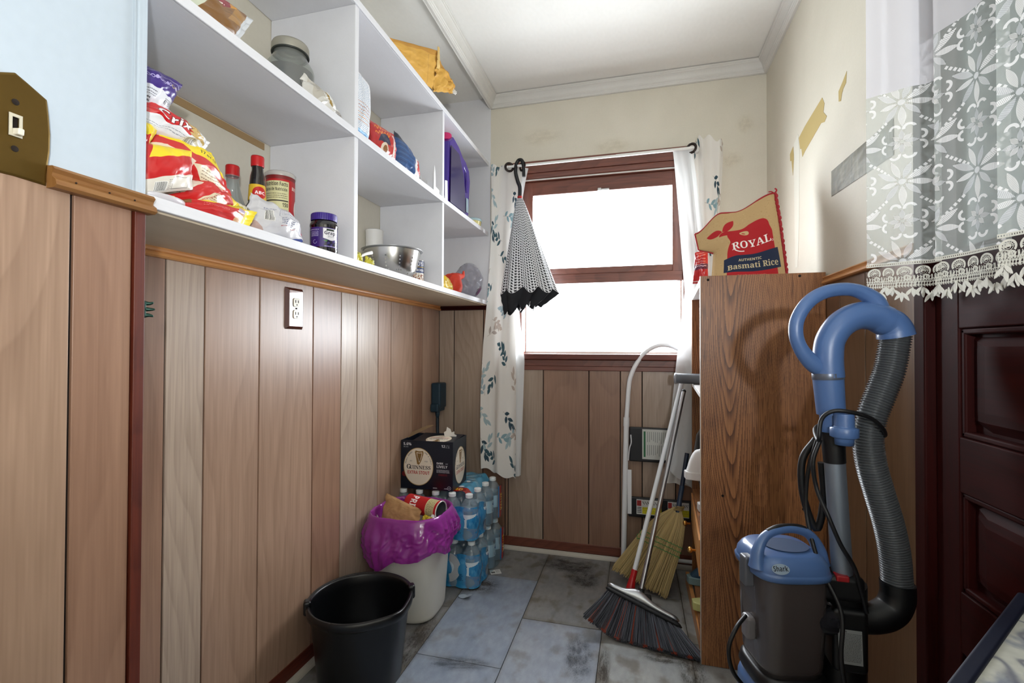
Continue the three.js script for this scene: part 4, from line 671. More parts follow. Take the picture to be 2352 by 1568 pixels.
{
  const t = thing('wall_outlet', 'ivory double socket with a brown wooden surround, high on the panelled left wall', 'outlet', [XL + 0.007, 1.2255, -1.328]);
  const w = 0.041, h = 0.068, b = 0.009;
  const plate = grid(1, 1, (u, v) => [0.011, lerp(-h + b, h - b, v), lerp(w - b, -w + b, u)]); woodUV(plate, 'y', 0.4, 0.3);
  part('plate', [woodUV(rbox(0, 0.0105, -h + b, h - b, -w + b, w - b, 0.0005), 'y', 0.4, 0.1)], M({ map: TX.oak, color: '#fff2ee', roughness: 0.25, clearcoat: 0.5 }), t);
  const bev = M({ map: TX.red, color: '#d0a074', roughness: 0.5 });
  const quad = (a, c, d, e) => { const g = new THREE.BufferGeometry(); g.setAttribute('position', new THREE.Float32BufferAttribute([...a, ...c, ...d, ...a, ...d, ...e], 3)); g.computeVertexNormals(); g.setAttribute('uv', new THREE.Float32BufferAttribute(new Float32Array(12), 2)); return g; };
  const O = [[0, -h, w], [0, -h, -w], [0, h, -w], [0, h, w]], I = [[0.0106, -h + b, w - b], [0.0106, -h + b, -w + b], [0.0106, h - b, -w + b], [0.0106, h - b, w - b]];
  for (let k = 0; k < 4; k++) part('bevel', woodUV(quad(O[k], O[(k + 1) % 4], I[(k + 1) % 4], I[k]), 'y', k * 0.2, 0.3), bev, t);
  for (const y of [0.0195, -0.0195]) {
    const pts = []; for (let i = 0; i < 40; i++) { const a = i / 40 * 6.2832; pts.push([Math.max(-0.0145, Math.min(0.0145, Math.cos(a) * 0.0172)), Math.max(-0.0135, Math.min(0.0135, Math.sin(a) * 0.0172))]); }
    const s = part('socket', extr(pts, 0.0015, 0.0008).rotateY(Math.PI / 2).translate(0.0108, y, 0), std('#e4dcc4', 0.3), t);
    for (const z of [-0.0064, 0.0064]) part('slot', rbox(0.0125, 0.0136, y - 0.001, y + 0.008, z - 0.0016, z + 0.0016, 0.0004, 1), MT.groove, s);
    part('ground_hole', rod([0.0125, y - 0.0075, 0], [0.0136, y - 0.0075, 0], 0.0023), MT.groove, s);
  }
  part('screw', rod([0.0105, 0, 0], [0.0125, 0, 0], 0.0026), MT.groove, t);
}
{
  const t = thing('coat_hook', 'small dark green metal hook on the far side of the brown corner strip', 'hook', [XF - 0.006, 1.163, -0.615]);
  const m = M({ color: '#24453c', metalness: 0.6, roughness: 0.35 });
  part('back_plate', rbox(-0.004, 0.008, -0.014, 0.014, -0.005, 0.0, 0.002), m, t);
  for (const [y, l] of [[0.011, 0.002], [0.0, 0.009], [-0.011, 0.002]]) { part('prong', sweep([[0.0, y, -0.004], [0.006, y * 0.9, -0.01], [0.009 + l * 0.3, y * 1.05, -0.014], [0.008 + l * 0.55, y * 1.1, -0.014]], (v) => 0.0046 - 0.0028 * v, 16, 10), m, t); }
}
// ---------------------------------------------------------------- groceries on the shelves
const T = (c, s, x, y, font, col, rot = 0, max) => { c.save(); c.translate(x, y); c.rotate(rot); c.font = font; c.fillStyle = col; c.fillText(s, 0, 0, max); c.restore(); };
const rect = (c, x, y, w, h, col) => { c.fillStyle = col; c.fillRect(x, y, w, h); };
const poly = (c, pts, col) => { c.fillStyle = col; c.beginPath(); pts.forEach(([x, y], i) => (i ? c.lineTo(x, y) : c.moveTo(x, y))); c.closePath(); c.fill(); };
function bars(c, x, y, w, h) { rect(c, x, y, w, h, '#f2f0ea'); let p = x + 4; while (p < x + w - 6) { const q = 1 + Math.floor(rnd() * 4); rect(c, p, y + 4, q, h - 8, '#22201e'); p += q + 2 + Math.floor(rnd() * 3); } }
function bagThing(name, label_, cat, corners, t, draw, o = {}, mo = {}, group) {
  const g = thing(name, label_, cat, [0, 0, 0], 0, group);
  part('pouch', bagGeo(...corners, t, o), gloss(canvasTex(o.tw ?? 512, o.th ?? 384, draw), mo), g);
  return g;
}
{ // --- lowest board, left bay
  bagThing('bread_bag', 'purple and white bread bag with small circles, on top of the snack pile', 'bag', [[-0.868, 1.535, -0.632], [-0.868, 1.532, -0.695], [-0.875, 1.621, -0.738], [-0.885, 1.618, -0.632]], 0.05, (c, w, h) => {
    rect(c, 0, 0, w, h, '#3b1f7d'); rect(c, 40, 0, 80, 34, '#e2cf2a'); rect(c, 0, 60, w, 5, '#d8d2ee'); for (let i = 0; i < 12; i++) { c.lineWidth = 5; c.strokeStyle = i > 8 ? '#d8d060' : '#d6cff0'; c.beginPath(); c.arc(60 + i * 38, 130, 15, 0, 7); c.stroke(); if (i % 3 === 1) { c.fillStyle = '#b7a9dd'; c.fill(); } }
    poly(c, [[60, 215], [w, 235], [w, h], [60, h]], '#dfe0e6'); lines(c, 90, 245, 150, 3, 22, '#70707c', 7); c.save(); c.translate(400, 285); c.rotate(Math.PI); c.lineWidth = 4; c.strokeStyle = '#22222a'; c.strokeRect(-110, -22, 150, 48); T(c, 'BIMBO', -100, 16, 'bold 42px sans-serif', '#22222a'); c.restore(); lines(c, 120, 320, 70, 2, 22, '#44444c', 10);
  }, { wr: 0.004, s: 2, seal: 0.02 });
  bagThing('cracker_bag', 'red and white cracker bag with printed crackers, second from the top of the snack pile', 'bag', [[-0.862, 1.492, -0.632], [-0.858, 1.492, -0.768], [-0.868, 1.528, -0.795], [-0.875, 1.560, -0.632]], 0.055, (c, w, h) => {
    rect(c, 0, 0, w, h, '#e9eaee'); poly(c, [[0, 0], [140, 30], [330, 110], [380, 190], [330, 260], [200, 250], [0, 190]], '#c7161d'); c.fillStyle = '#c9a968'; for (const [x, y, r] of [[352, 130, 52], [402, 180, 48], [446, 215, 40], [370, 215, 38]]) { c.fillStyle = '#c9a968'; c.beginPath(); c.ellipse(x, y, r, r * 0.9, 0.4, 0, 7); c.fill(); c.fillStyle = '#8e6c34'; for (let i = 0; i < 12; i++) { c.beginPath(); c.arc(x + R(-r, r) * 0.6, y + R(-r, r) * 0.6, 3, 0, 7); c.fill(); } }
    c.save(); c.translate(120, 190); c.rotate(0.08); c.lineWidth = 12; c.strokeStyle = '#6d0d12'; c.font = 'bold 110px sans-serif'; c.strokeText('Crix', 0, 0); c.fillStyle = '#f4f4f4'; c.fillText('Crix', 0, 0); c.restore(); lines(c, 60, 300, 260, 2, 20, '#9aa0aa', 5); bars(c, 320, 290, 90, 80);
  }, { wr: 0.007, s: 5, seal: 0.05 });
  bagThing('snack_bag', 'small yellow and red snack bag end below the cracker bag beside the white strip', 'bag', [[-0.85, 1.437, -0.628], [-0.85, 1.452, -0.648], [-0.852, 1.498, -0.672], [-0.856, 1.506, -0.63]], 0.03, (c, w, h) => { rect(c, 0, 0, w, h, '#c9201c'); poly(c, [[0, 0], [w, 0], [w, h], [w * 0.72, h], [w * 0.6, 120], [0, 130]], '#f0d414'); }, { wr: 0.003, s: 8, tw: 256, th: 256 });
  bagThing('snack_bag', 'yellow topped red snack bag lying slanted under the cracker bag', 'bag', [[-0.856, 1.418, -0.632], [-0.852, 1.428, -0.838], [-0.868, 1.508, -0.80], [-0.885, 1.512, -0.655]], 0.055, (c, w, h) => {
    rect(c, 0, 0, w, h, '#c61d1b'); poly(c, [[60, 0], [w, 0], [w, 230], [300, 160], [100, 110]], '#eed210'); poly(c, [[0, 190], [130, 160], [270, 240], [240, 310], [0, 330]], '#e3d3bf'); poly(c, [[250, 270], [330, 250], [470, 350], [420, 384], [300, 360]], '#e0d2b4'); lines(c, 300, 285, 120, 4, 18, '#6a4a30', 4);
    T(c, '17 oz (3', 330, 120, 'bold 34px sans-serif', '#2d2a12', 0.32); lines(c, 160, 60, 90, 2, 18, '#57521a', 5);
  }, { wr: 0.0045, s: 11, seal: 0.05 });
  bagThing('snack_bag', 'red and white snack bag with a bar code at the far left', 'bag', [[-0.832, 1.362, -0.626], [-0.828, 1.402, -0.722], [-0.834, 1.478, -0.724], [-0.838, 1.456, -0.626]], 0.036, (c, w, h) => {
    rect(c, 0, 0, w, h, '#c4191a'); poly(c, [[120, 0], [w, 0], [w, 60], [60, 120]], '#efd518'); poly(c, [[0, 280], [w, 240], [w, h], [0, h]], '#dfd8cb'); bars(c, 100, 300, 110, 74); c.strokeStyle = '#4a4038'; c.lineWidth = 3; c.strokeRect(260, 275, 170, 90); lines(c, 220, 290, 30, 6, 14, '#77706a', 4);
  }, { wr: 0.0025, s: 14, seal: 0.03 });
  bagThing('snack_bag', 'large red, yellow and beige snack bag in front of the two bottles', 'bag', [[-0.852, 1.376, -0.675], [-0.848, 1.374, -0.80], [-0.862, 1.418, -0.868], [-0.878, 1.466, -0.742]], 0.055, (c, w, h) => {
    rect(c, 0, 0, w, h, '#c61b1a'); poly(c, [[0, 0], [w, 0], [w, 90], [200, 40], [0, 60]], '#eed414'); poly(c, [[0, 90], [170, 150], [110, 300], [0, 384]], '#e2d6c4'); poly(c, [[300, 170], [440, 200], [380, 384], [210, 384]], '#dccdaf'); lines(c, 300, 210, 110, 8, 18, '#6d5138', 5); T(c, 'wecycle.com', 255, 340, 'bold 26px sans-serif', '#b0342a', -1.0); lines(c, 10, 200, 90, 6, 22, '#8b7c6c', 5); rect(c, 480, 0, 32, h, '#eed414');
  }, { wr: 0.0045, s: 17, seal: 0.06 });
  bagThing('snack_bag', 'flat red snack bag with a yellow end fin along the board edge', 'bag', [[-0.835, 1.361, -0.692], [-0.832, 1.362, -0.862], [-0.842, 1.408, -0.898], [-0.848, 1.386, -0.695]], 0.032, (c, w, h) => {
    rect(c, 0, 0, w, h, '#bf1718'); rect(c, 0, 0, w, 110, '#ecd113'); for (let i = 0; i < 20; i++) rect(c, i * 22, 0, 8, 26, '#f4e05a'); poly(c, [[380, 60], [440, 60], [440, 384], [370, 384]], '#c89a6a'); rect(c, 372, 100, 60, 60, '#a99ab8'); rect(c, 432, 0, 80, h, '#f0d81c'); rect(c, 30, 120, 60, 90, '#7e4a1c'); lines(c, 150, 170, 160, 2, 26, '#e4a0a0', 5);
  }, { wr: 0.004, s: 20, seal: 0.12 });
  bagThing('blue_packet', 'small dark blue packet half hidden behind the red bags', 'packet', [[-0.90, 1.36, -0.83], [-0.895, 1.36, -0.90], [-0.90, 1.40, -0.905], [-0.905, 1.415, -0.84]], 0.02, (c, w, h) => { rect(c, 0, 0, w, h, '#173a86'); poly(c, [[0, 0], [w, 0], [w * 0.5, 90]], '#c8d2de'); }, { wr: 0.003, s: 23, tw: 128, th: 128 });
  bagThing('yellow_packet', 'yellow packet standing behind the red bags at the foot of the clear bottle', 'packet', [[-0.915, 1.36, -0.88], [-0.915, 1.36, -0.945], [-0.92, 1.44, -0.95], [-0.92, 1.447, -0.895]], 0.02, (c, w, h) => { rect(c, 0, 0, w, h, '#dccb25'); rect(c, 0, 0, w, 14, '#f1ead0'); }, { wr: 0.003, s: 26, tw: 128, th: 128 });
  const lid = thing('plastic_tray', 'translucent white plastic lid at the left end of the lowest board', 'lid', [-0.868, S1, -0.672]);
  part('lid', lathe([[0, 0.004], [0.044, 0.004], [0.048, 0.008], [0.05, 0.016], [0.053, 0.016], [0.053, 0.012], [0.05, 0], [0, 0]], 48), M({ color: '#e9e6ea', roughness: 0.3, transmission: 0.35, thickness: 0 }), lid);
  // bottles
  const b1 = thing('sauce_bottle', 'empty clear glass bottle with a red cap and yellow label behind the snack bags', 'bottle', [-1.022, S1, -1.006]);
  const glass = M({ color: '#e4e9ea', transmission: 0.85, thickness: 0, roughness: 0.05, clearcoat: 0.5 });
  part('bottle', lathe([[0, 0], [0.036, 0], [0.038, 0.006], [0.038, 0.085], [0.034, 0.105], [0.024, 0.13], [0.018, 0.155], [0.0145, 0.175], [0.0145, 0.183], [0.017, 0.184], [0.017, 0.188], [0.014, 0.19]], 36), glass, b1);
  part('cap', lathe([[0.0155, 0.186], [0.0165, 0.188], [0.0165, 0.212], [0.015, 0.215], [0, 0.215]], 32), std('#c4161a', 0.35), b1);
  part('paper_label', lathe([[0.0384, 0.02], [0.0384, 0.078]], 36), std('#d9cb3a', 0.5), b1);
  const b2 = thing('sauce_bottle', 'dark brown sauce bottle with a red cap and a red and yellow neck label', 'bottle', [-0.936, S1, -0.998]);
  part('bottle', lathe([[0, 0], [0.031, 0], [0.033, 0.006], [0.033, 0.075], [0.029, 0.092], [0.0205, 0.108], [0.0185, 0.15], [0.0165, 0.175], [0.0135, 0.19], [0.0135, 0.206]], 36), M({ color: '#170a06', roughness: 0.08, clearcoat: 0.8 }), b2);
  part('cap', lathe([[0.0145, 0.2], [0.0155, 0.203], [0.0155, 0.224], [0.0145, 0.227], [0, 0.227]], 32), std('#c4161a', 0.35), b2);
  part('paper_label', lathe([[0.0212, 0.112], [0.0192, 0.152]], 36).rotateY(-0.42), label(256, 96, (c, w, h) => { rect(c, 0, 0, w, h, '#e0b52a'); for (const x of [60, 188]) { c.fillStyle = '#c21d1a'; c.beginPath(); c.arc(x, 50, 36, 0, 7); c.fill(); T(c, 'ABC', x - 24, 60, 'bold 26px sans-serif', '#fff'); } rect(c, 100, 0, 48, 30, '#d8742a'); }), b2);
  part('red_tag', rbox(0.02, 0.036, 0.05, 0.068, -0.04, -0.018, 0.001).translate(0, 0, 0), std('#d63a1e', 0.5), b2);
  // crisp can
  const can = thing('crisp_can', 'short red cylindrical crisp can with a nutrition panel standing by the divider', 'can', [-0.937, S1, -1.08]);
  part('tube', new THREE.CylinderGeometry(0.0365, 0.0365, 0.198, 48, 1, true).rotateY(-1.12).translate(0, 0.101, 0), label(1024, 512, (c, w, h) => {
    rect(c, 0, 0, w, h, '#b6141b'); rect(c, 0, 0, w, 30, '#7d1a1c'); rect(c, 96, 44, 300, h - 44, '#d3cfa0'); T(c, 'Nutrition Facts', 106, 78, 'bold 38px sans-serif', '#2a221a', 0, 280); T(c, 'Datos de Nutrición', 106, 112, 'bold 30px sans-serif', '#2a221a', 0, 280); lines(c, 108, 130, 270, 3, 14, '#5a5240', 4); rect(c, 104, 176, 284, 8, '#2a221a'); T(c, 'Calories', 108, 222, 'bold 32px sans-serif', '#2a221a'); T(c, '150', 320, 222, 'bold 40px sans-serif', '#2a221a'); lines(c, 108, 240, 270, 11, 16, '#5a5240', 4); rect(c, 104, 420, 284, 8, '#2a221a'); lines(c, 108, 438, 270, 4, 16, '#5a5240', 4);
    T(c, 'BURSTING', 440, 92, 'bold 34px sans-serif', '#f1e8e0'); T(c, 'PRINGLES', 428, 400, 'bold 92px sans-serif', '#f4eeea', 0, 330); c.fillStyle = '#f0ece6'; c.beginPath(); c.ellipse(560, 220, 80, 70, 0, 0, 7); c.fill();
  }), can);
  part('rim', new THREE.TorusGeometry(0.0365, 0.002, 10, 48).rotateX(Math.PI / 2).translate(0, 0.2005, 0), M({ color: '#c9c6c0', metalness: 0.9, roughness: 0.3 }), can);
  part('lid', lathe([[0.038, 0.198], [0.0388, 0.2], [0.0388, 0.208], [0.036, 0.211], [0.034, 0.209], [0, 0.209]], 48), M({ color: '#e9e6e2', transmission: 0.5, thickness: 0, roughness: 0.2 }), can);
  part('base_rim', new THREE.TorusGeometry(0.0365, 0.002, 10, 48).rotateX(Math.PI / 2).translate(0, 0.0022, 0), M({ color: '#c9c6c0', metalness: 0.9, roughness: 0.3 }), can);
  bagThing('bread_bag', 'clear and white bread bag with a blue bottom before the crisp can', 'bag', [[-0.856, 1.362, -0.878], [-0.852, 1.362, -1.068], [-0.868, 1.425, -1.06], [-0.878, 1.462, -0.915]], 0.07, (c, w, h) => {
    rect(c, 0, 0, w, h, '#dcdbdf'); poly(c, [[170, h], [w, h - 60], [w, h], [170, h]], '#26439c'); poly(c, [[430, 120], [480, 110], [490, 250], [450, 260]], '#c6242a'); c.strokeStyle = '#6f7590'; c.lineWidth = 3; c.strokeRect(190, 60, 180, 110); lines(c, 200, 75, 160, 5, 18, '#6f7590', 5); lines(c, 200, 190, 140, 4, 16, '#46507c', 6); lines(c, 200, 268, 150, 1, 16, '#b43434', 8); bars(c, 80, 150, 70, 110); lines(c, 80, 120, 80, 2, 14, '#6f7590', 5); poly(c, [[0, 260], [60, 300], [120, 384], [0, 384]], '#c7a9a0');
  }, { wr: 0.008, s: 31, seal: 0.05, puff: 0.4 }, { transmission: 0.15, thickness: 0 });
  const jar = thing('jelly_jar', 'dark grape jelly jar with a purple lid at the right end of the left bay', 'jar', [-0.852, S1, -1.152]);
  part('jar', lathe([[0, 0], [0.034, 0], [0.037, 0.004], [0.0375, 0.012], [0.036, 0.02], [0.036, 0.07], [0.0378, 0.078], [0.0375, 0.084], [0.033, 0.092], [0.031, 0.095]], 44), M({ color: '#0d0712', roughness: 0.07, clearcoat: 0.8 }), jar);
  part('lid', grid(120, 6, (u, v) => { const a = -u * 6.2832, pr = [[0.034, 0.094], [0.0345, 0.096], [0.0345, 0.111], [0.0335, 0.1135], [0.03, 0.114], [0.01, 0.114], [0, 0.114]][Math.round(v * 6)], r = pr[0] + (v > 0 && v < 0.5 ? 0.0006 * Math.cos(u * 6.2832 * 40) : 0); return [Math.cos(a) * r, pr[1], Math.sin(a) * r]; }, true), std('#3a2384', 0.35), jar);
  part('paper_label', lathe([[0.0366, 0.018], [0.0366, 0.072]], 44).rotateY(-2.5), label(1024, 256, (c, w, h) => {
    rect(c, 0, 0, w, h, '#372070'); rect(c, 500, 10, 190, 130, '#e8e6ea'); poly(c, [[500, 140], [690, 140], [600, 170]], '#e8e6ea'); rect(c, 540, 18, 100, 24, '#26322c'); T(c, 'Grape', 512, 92, 'bold 62px sans-serif', '#2c2440'); T(c, 'JELLY', 556, 124, '28px serif', '#5a5468'); for (let i = 0; i < 16; i++) { c.fillStyle = i % 3 ? '#1b1436' : '#3d3170'; c.beginPath(); c.arc(530 + (i % 5) * 36 + R(-8, 8), 186 + Math.floor(i / 5) * 22, 20, 0, 7); c.fill(); } poly(c, [[500, 170], [560, 160], [540, 190]], '#3f7a3a'); lines(c, 300, 28, 150, 1, 20, '#c9c0e4', 8); c.strokeStyle = '#c9c0e4'; c.lineWidth = 4; c.strokeRect(340, 56, 100, 60); lines(c, 352, 70, 80, 3, 15, '#c9c0e4', 6); c.beginPath(); c.arc(400, 190, 24, 0, 5); c.stroke(); lines(c, 520, 240, 190, 1, 10, '#c9c0e4', 9); rect(c, 280, 170, 16, 70, '#d6d2e2');
  }, { roughness: 0.25, clearcoat: 0.5 }), jar);
}
{ // --- middle board, left bay
  bagThing('crisp_bag', 'brown and white crisp bag with a shield logo lying upside down on the middle board', 'bag', [[-0.838, 1.748, -0.66], [-0.84, 1.765, -0.838], [-0.862, 1.858, -0.902], [-0.872, 1.806, -0.66]], 0.05, (c, w, h) => {
    rect(c, 0, 0, w, h, '#c7cdb8'); poly(c, [[300, 0], [w, 0], [w, h], [190, h], [260, 200]], '#7c5424'); poly(c, [[400, 60], [480, 50], [470, 240], [380, 300]], '#9d7236'); poly(c, [[270, 60], [400, 40], [390, 120], [320, 210], [290, 130]], '#8f1f2c'); poly(c, [[360, 60], [420, 60], [400, 130], [370, 150]], '#d0912a'); c.strokeStyle = '#2d3c34'; c.lineWidth = 12; c.strokeRect(228, 60, 40, 70); T(c, "'S", 330, 130, 'bold 60px sans-serif', '#f0e8dc', Math.PI * 0.95); T(c, 'ZESTY', 220, 110, 'bold 40px sans-serif', '#3f443a', Math.PI); T(c, 'KRINKLE', 150, 60, 'bold 34px sans-serif', '#3f443a', Math.PI * 1.03); rect(c, 470, 0, 42, h, '#c9ccd0');
  }, { wr: 0.006, s: 41, seal: 0.07 });
  const jar = thing('glass_jar', 'large lidded glass jar one third full of dark liquid on the middle board', 'jar', [-0.955, S2, -1.135]);
  const glass = M({ color: '#dfe3de', transmission: 0.8, thickness: 0, roughness: 0.04, clearcoat: 0.6 });
  part('jar', lathe([[0, 0], [0.056, 0], [0.062, 0.008], [0.064, 0.03], [0.064, 0.138], [0.0625, 0.148], [0.052, 0.165], [0.046, 0.178], [0.044, 0.19], [0.044, 0.20]], 56), glass, jar);
  part('contents', lathe([[0, 0.004], [0.055, 0.004], [0.0605, 0.01], [0.0622, 0.03], [0.0622, 0.136], [0, 0.136]], 48), std('#1d0f0b', 0.25), jar);
  part('lid', lathe([[0.047, 0.19], [0.0495, 0.192], [0.0495, 0.21], [0.047, 0.2155], [0.04, 0.217], [0.036, 0.2155], [0, 0.2155]], 56), M({ color: '#a8a497', roughness: 0.45, metalness: 0.35 }), jar);
  part('band', new THREE.TorusGeometry(0.0475, 0.003, 10, 56).rotateX(Math.PI / 2).translate(0, 0.188, 0), std('#2b2f2a', 0.4), jar);
  bagThing('flour_packet', 'crumpled white and clear packet with gold print lying right of the glass jar', 'packet', [[-0.845, 1.746, -1.05], [-0.838, 1.746, -1.216], [-0.85, 1.785, -1.218], [-0.868, 1.836, -1.075]], 0.05, (c, w, h) => { rect(c, 0, 0, w, h, '#dcd9d2'); for (let i = 0; i < 7; i++) poly(c, [[R(0, w), R(0, h)], [R(0, w), R(0, h)], [R(0, w), R(0, h)]], i % 2 ? 'rgba(246,246,244,.7)' : 'rgba(170,160,140,.4)'); lines(c, 60, 60, 160, 7, 14, '#7d766a', 4); poly(c, [[200, 90], [230, 100], [330, 260], [290, 250]], '#a98a44'); lines(c, 330, 250, 110, 4, 16, '#4a4a66', 5); }, { wr: 0.011, s: 44, seal: 0.03, puff: 0.6 }, { transmission: 0.12, thickness: 0 });
  // middle board, second bay
  bagThing('flour_bag', 'tall white paper flour bag with a blue foot beside the first divider', 'bag', [[-0.872, 1.744, -1.255], [-0.862, 1.744, -1.372], [-0.872, 1.985, -1.40], [-0.88, 2.0, -1.265]], 0.07, (c, w, h) => { rect(c, 0, 0, w, h, '#e3e4e6'); rect(c, 0, h * 0.86, w, h * 0.14, '#2c7fc0'); rect(c, 0, h * 0.83, w, h * 0.03, '#9cc4e2'); lines(c, 40, 60, w - 80, 34, 11, '#7f98b4', 4); lines(c, 40, 250, w - 80, 6, 24, '#c9906a', 5); }, { wr: 0.004, s: 47, seal: 0, sealV: 0.04, puff: 0.3, tw: 256, th: 512 }, { roughness: 0.6, clearcoat: 0.1 });
  bagThing('white_packet', 'small plain white packet peeking out between the flour bag and the red bag', 'packet', [[-0.915, 1.744, -1.36], [-0.912, 1.744, -1.46], [-0.918, 1.858, -1.47], [-0.92, 1.905, -1.39]], 0.03, (c, w, h) => rect(c, 0, 0, w, h, '#dfe1e4'), { wr: 0.004, s: 49, tw: 64, th: 64 }, { roughness: 0.7, clearcoat: 0 });
  bagThing('biscuit_bag', 'red biscuit bag with orange script and a pale side panel in the middle bay', 'bag', [[-0.855, 1.744, -1.40], [-0.845, 1.744, -1.528], [-0.855, 1.872, -1.548], [-0.878, 1.872, -1.425]], 0.055, (c, w, h) => {
    rect(c, 0, 0, w, h, '#b51d1c'); c.strokeStyle = '#e8932c'; c.lineWidth = 9; for (const y of [70, 130]) { c.beginPath(); for (let i = 0; i < 12; i++) { const x = 40 + i * 22; i ? c.quadraticCurveTo(x - 14, y - 34 * ((i % 2) * 2 - 1), x, y) : c.moveTo(x, y); } c.stroke(); } c.fillStyle = '#1e2346'; c.beginPath(); c.arc(180, 250, 120, 3.3, 6.1); c.fill(); c.fillStyle = '#d9c9b4'; c.beginPath(); c.arc(180, 300, 76, 0, 7); c.fill(); c.fillStyle = '#8d5a30'; c.beginPath(); c.arc(190, 290, 40, 0, 7); c.fill(); rect(c, 380, 60, 46, h, '#ded8d0'); rect(c, 426, 0, 86, h, '#c21f1f'); T(c, 'CRUNCHIES', 452, h - 10, 'bold 44px sans-serif', '#f2e6da', -1.5708); }, { wr: 0.005, s: 52, seal: 0, sealV: 0.08, puff: 0.35 });
  bagThing('fruit_bag', 'blue zip bag with red strawberries printed on its white end right of the red bag', 'bag', [[-0.866, 1.744, -1.565], [-0.85, 1.745, -1.735], [-0.864, 1.832, -1.75], [-0.894, 1.925, -1.62]], 0.075, (c, w, h) => { rect(c, 0, 0, w, h, '#274f86'); rect(c, 0, 0, w, 60, '#1a2436'); for (let i = 0; i < 12; i++) rect(c, 0, 70 + i * 24, 320, 7, i % 2 ? '#35639e' : '#1f4274'); poly(c, [[310, 20], [w, 60], [w, h], [290, h]], '#e2dfe0'); for (let i = 0; i < 9; i++) { c.fillStyle = i % 2 ? '#b3202a' : '#c83a3c'; c.beginPath(); c.arc(380 + (i % 3) * 36, 130 + Math.floor(i / 3) * 52, 30, 0, 7); c.fill(); } lines(c, 330, 330, 150, 2, 20, '#c2303a', 8); }, { wr: 0.005, s: 55, seal: 0.02, puff: 0.4 });
  const card = thing('white_box', 'open white cardboard box with a pointed flap beside the second divider', 'box', [-0.826, S2, -1.86]);
  const wm = std('#eceef0', 0.6);
  part('base', rbox(-0.05, 0.012, 0.0005, 0.004, -0.085, 0.05, 0.001), wm, card);
  part('front_panel', extr([[0.05, 0], [0.05, 0.03], [-0.02, 0.024], [-0.06, 0.02], [-0.08, 0]].map(([z, y]) => [z, y]).reverse(), 0.0018).rotateY(-Math.PI / 2).translate(0.012, 0.002, 0), wm, card);
  part('pointed_flap', extr([[0.030, 0], [0.052, 0], [0.049, 0.08], [0.043, 0.115], [0.036, 0.08]], 0.0018).rotateY(-Math.PI / 2).translate(0.013, 0.002, 0), wm, card);
  part('end_flap', extr([[-0.085, 0], [-0.055, 0], [-0.056, 0.085], [-0.08, 0.09]].reverse(), 0.0018).rotateY(-Math.PI / 2).translate(0.0185, 0.002, 0), wm, card);
  part('back_panel', rbox(-0.05, -0.048, 0.002, 0.075, -0.02, 0.05, 0.0006), std('#d4d4d6', 0.6), card);
  // third bay: detergent, paper, tins
  const jug = thing('detergent_jug', 'purple laundry detergent jug with a handle in the far bay of the middle board', 'jug', [-0.86, S2, -2.15]);
  const pm = std('#3a1c86', 0.28, { clearcoat: 0.3 });
  part('body', extr([[0.16, 0], [-0.10, 0], [-0.115, 0.02], [-0.12, 0.10], [-0.135, 0.19], [-0.12, 0.235], [-0.075, 0.262], [-0.03, 0.27], [0.03, 0.3], [0.10, 0.315], [0.15, 0.28], [0.165, 0.1]].map(([z, y]) => [z * 0.93, y]), 0.055, 0.008, [[[-0.044, 0.236], [-0.078, 0.222], [-0.098, 0.18], [-0.09, 0.118], [-0.062, 0.105], [-0.05, 0.15]]]).rotateY(-Math.PI / 2).translate(0.028, 0.015, 0), pm, jug);
  part('paper_label', extr([[0.15, 0.012], [-0.045, 0.012], [-0.038, 0.12], [-0.02, 0.19], [0.04, 0.272], [0.14, 0.275]].map(([z, y]) => [z, y]), 0.001).rotateY(-Math.PI / 2).translate(0.0425, 0.006, 0), std('#20174f', 0.3, { clearcoat: 0.5 }), jug, 'dark navy printed label');
  part('side_label', rbox(0.0425, 0.0435, 0.03, 0.1, -0.085, -0.055, 0.0004), std('#8ea4ac', 0.4), jug, 'small grey green label');
  part('cap', lathe([[0, 0], [0.026, 0], [0.027, 0.004], [0.025, 0.03], [0.022, 0.033], [0, 0.033]], 28).translate(0, 0.32, 0.10), std('#d2266a', 0.4), jug, 'pink cap');
  const sponge = thing('sponge', 'lime green sponge tucked behind the purple detergent jug', 'sponge', [-0.915, S2, -2.13]);
  part('sponge', rbox(-0.02, 0.01, 0, 0.295, -0.08, 0.02, 0.006, 3), std('#c6d63a', 0.9), sponge);
  const pap = thing('paper_sheet', 'white sheet of card standing behind the purple detergent jug', 'paper', [0, 0, 0]);
  part('sheet', bagGeo([-0.955, 1.744, -2.14], [-0.945, 1.744, -2.34], [-0.955, 2.03, -2.37], [-0.965, 2.06, -2.16], 0.004, { wr: 0.004, s: 60, seal: 0 }), std('#e6e4dc', 0.7), pap);
  const tin = thing('food_tub', 'low glass tub with a pale blue lid at the far end of the middle board', 'tub', [-0.85, S2, -2.385]);
  part('tub', lathe([[0, 0], [0.04, 0], [0.046, 0.004], [0.05, 0.028]], 40), M({ color: '#d9d08a', roughness: 0.2, clearcoat: 0.5 }), tin);
  part('lid', lathe([[0.05, 0.026], [0.053, 0.028], [0.053, 0.036], [0.05, 0.039], [0, 0.039]], 40), std('#a9c6cc', 0.35), tin);
  const tin2 = thing('food_tin', 'small yellow food tin standing behind the glass tub', 'tin', [-0.935, S2, -2.40]);
  part('tin', lathe([[0, 0], [0.034, 0], [0.035, 0.002], [0.034, 0.004], [0.034, 0.076], [0.035, 0.078], [0.033, 0.08], [0.031, 0.077], [0, 0.077]], 36), M({ color: '#b7a548', metalness: 0.5, roughness: 0.35 }), tin2);
}
